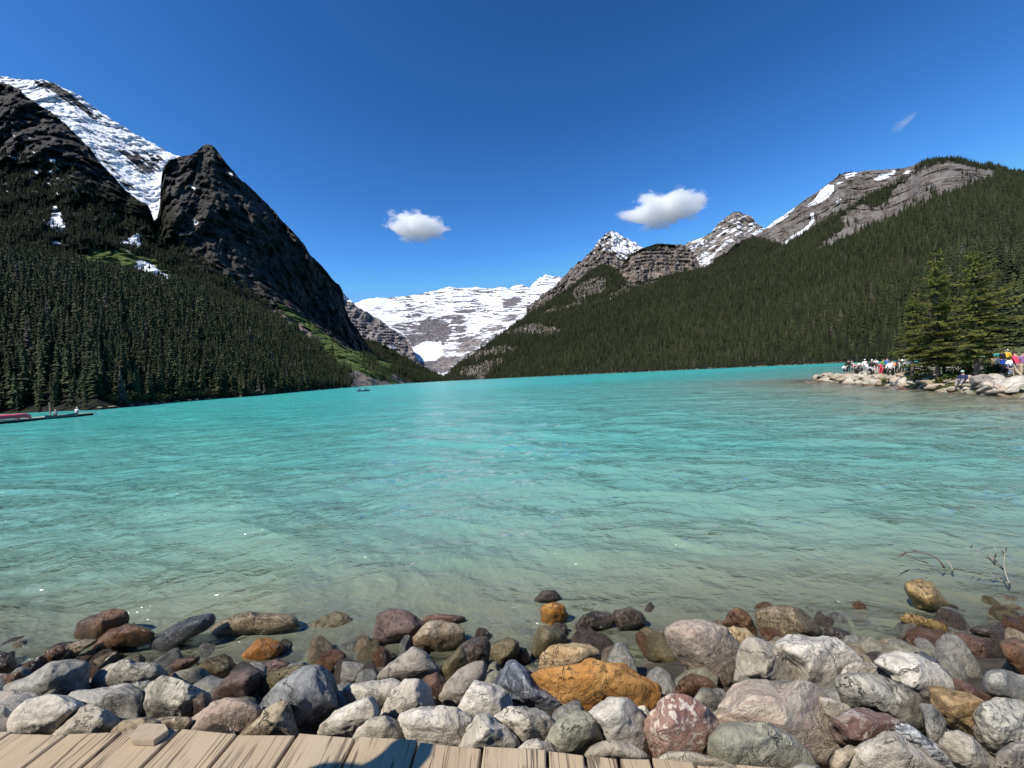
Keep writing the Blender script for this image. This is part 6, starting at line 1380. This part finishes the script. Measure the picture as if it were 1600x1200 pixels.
def s_at(px):   # distance along the dock for a picture column
    lo = np.linspace(0, Ld, 400); P_ = np.array([D_(s, 0.6, .4) for s in lo]); a, b = pxof(P_[:, 0], P_[:, 1], P_[:, 2]); return lo[np.argmin(np.abs(a-px))]
for k, (s_, o_) in enumerate([(s_at(50)-2.6, .55), (s_at(50)-2.9, 1.6), (s_at(50)-8.2, .6), (s_at(50)-8.4, 1.65), (s_at(50)-13.6, .6), (s_at(50)-13.9, 1.6)]):
    if k in (0, 1, 2, 3, 4, 5):
        canoe(D_(s_, o_, .42), ang, 'upturned red canoe lying on the dock at the left edge', flip=True, group='upturned red canoes lying on the dock at the left edge')
s_ = s_at(86); canoe(D_(s_, -.3, -.08), ang, 'dark boat moored at the dock right of the red canoes', mat=cmat('grey_hull', (.10, .10, .11), .4))
person(D_(s_, .5, .41), 1.0, 'sit', 'lightgrey', 'black', 'person in grey crouched on the dock beside the dark boat', scale=.85, hat='white')
s_ = s_at(121); person(D_(s_, .7, .41), .5, 'crouch', 'white', 'lightgrey', 'person in white crouching on the outer part of the dock', scale=.9, hat='white')
s_ = s_at(103); bm = bmesh.new(); tube(bm, [(0, 0, -.5), (.02, 0, 2.3)], [.09, .07], 8); link('mooring_post', bm_mesh('mooring_post', bm, M_log), loc=D_(s_, 2.6, .1), label='thin grey post behind the dock on the left shore', cat='post')

# ================================================================= pale bushes along the left shore, stones at the waterline
def edge_pt(P, px, back):   # a point a few metres behind the waterline of a terrain patch
    col = np.argmin(np.abs(P.px[0]-px)); r = np.argmax(P.Z[:, col] > back); return P.X[r, col], P.Y[r, col], P.Z[r, col]
M_sb = foliage_mat('shore_bush_leaves', (.06, .065, .02), (.14, .125, .045), .3)
for k in range(46):
    px_ = 180+k*5.6+random.uniform(-3, 3); x, y, z = edge_pt(left, px_, .6)
    shrub('shore_bush', (x, y, z-.3), 1.5, random.uniform(1.4, 2.8), 200+k, 'pale yellow green bush in the row along the left waterline', 'bush', M_sb, 260, 'pale bushes in the row along the left waterline', leaf=.16)
V = []; F = []; v0, f0 = base_rocks[2]
rs = np.random.default_rng(8)
for P, a, b, n in ((right, 780, 1330, 170), (left, 150, 640, 90)):
    for k in range(n):
        px_ = rs.uniform(a, b); x, y, z = edge_pt(P, px_, .15); s = rs.uniform(.3, 1.0)*(y/300)**.5
        V.append(v0*np.array([s*1.6, s, s*.8])+np.array([x, y, z+.1])); F.append(f0+len(v0)*len(F))
link('shore_stones', mesh_np('shore_stones', np.concatenate(V), np.concatenate(F), RM['tan']), kind='stuff', label='scattered pale stones along the far waterlines', cat='stones')

# ================================================================= clouds
def cloud_mat(name, dens, sc, edge=.35):
    m = NT(name); tc = m.n('ShaderNodeTexCoord').outputs['Object']
    x, y, z = m.sep(tc); r2 = m.math('ADD', m.math('ADD', m.math('POWER', m.math('ABSOLUTE', x), 2.2), m.math('MULTIPLY', y, y)), m.math('POWER', m.math('ABSOLUTE', z), 2.0))
    r_ = m.math('SQRT', r2); n = m.noise(tc, sc, 8, .68, .4); n2 = m.noise(tc, sc*.45, 3, .5)
    # a flatter base
    fl = m.math('MULTIPLY', m.ss(.0, -.6, z), .25)
    d = m.math('SUBTRACT', m.math('ADD', m.math('MULTIPLY', n, 1.7), m.math('MULTIPLY', n2, .9)), m.math('ADD', m.math('MULTIPLY', r_, 1.12), m.math('ADD', fl, .45)))
    d = m.math('MULTIPLY', m.ss(.0, edge, d), dens)
    v = m.n('ShaderNodeVolumePrincipled'); v.inputs['Color'].default_value = (1, 1, 1, 1); m.put(v.inputs['Density'], d); v.inputs['Anisotropy'].default_value = .1
    m.l(v.outputs[0], m.out.inputs['Volume']); return m.m
def cloud(px_, py_2, Yd, wpx, hpx_, mat, label, tilt=0):
    P_ = at_y(px_, py_2, Yd); v, f = ico(4)
    v = v*(1+.05*fbm(*(v.T*1.5), 2))[:, None]
    o = link('cloud', mesh_np('cloud', v, f, mat), loc=tuple(P_), label=label, cat='cloud')
    o.scale = (wpx*Yd/F_PX/2, wpx*Yd/F_PX/2.6, hpx_*Yd/F_PX/2); o.rotation_euler = (0, tilt, 0); return o
cloud(650, 357, 9500, 116, 56, cloud_mat('cloud_small', .007, 2.6, .25), 'small white puffy cloud left of centre', .18)
cloud(1036, 330, 9500, 150, 66, cloud_mat('cloud_big', .0065, 2.3, .25), 'larger white cloud above the peaks', .02)
cloud(1412, 192, 5200, 52, 24, cloud_mat('cloud_wisp', .0022, 1.6, .8), 'faint thin wisp of cloud at the upper right', -.6)
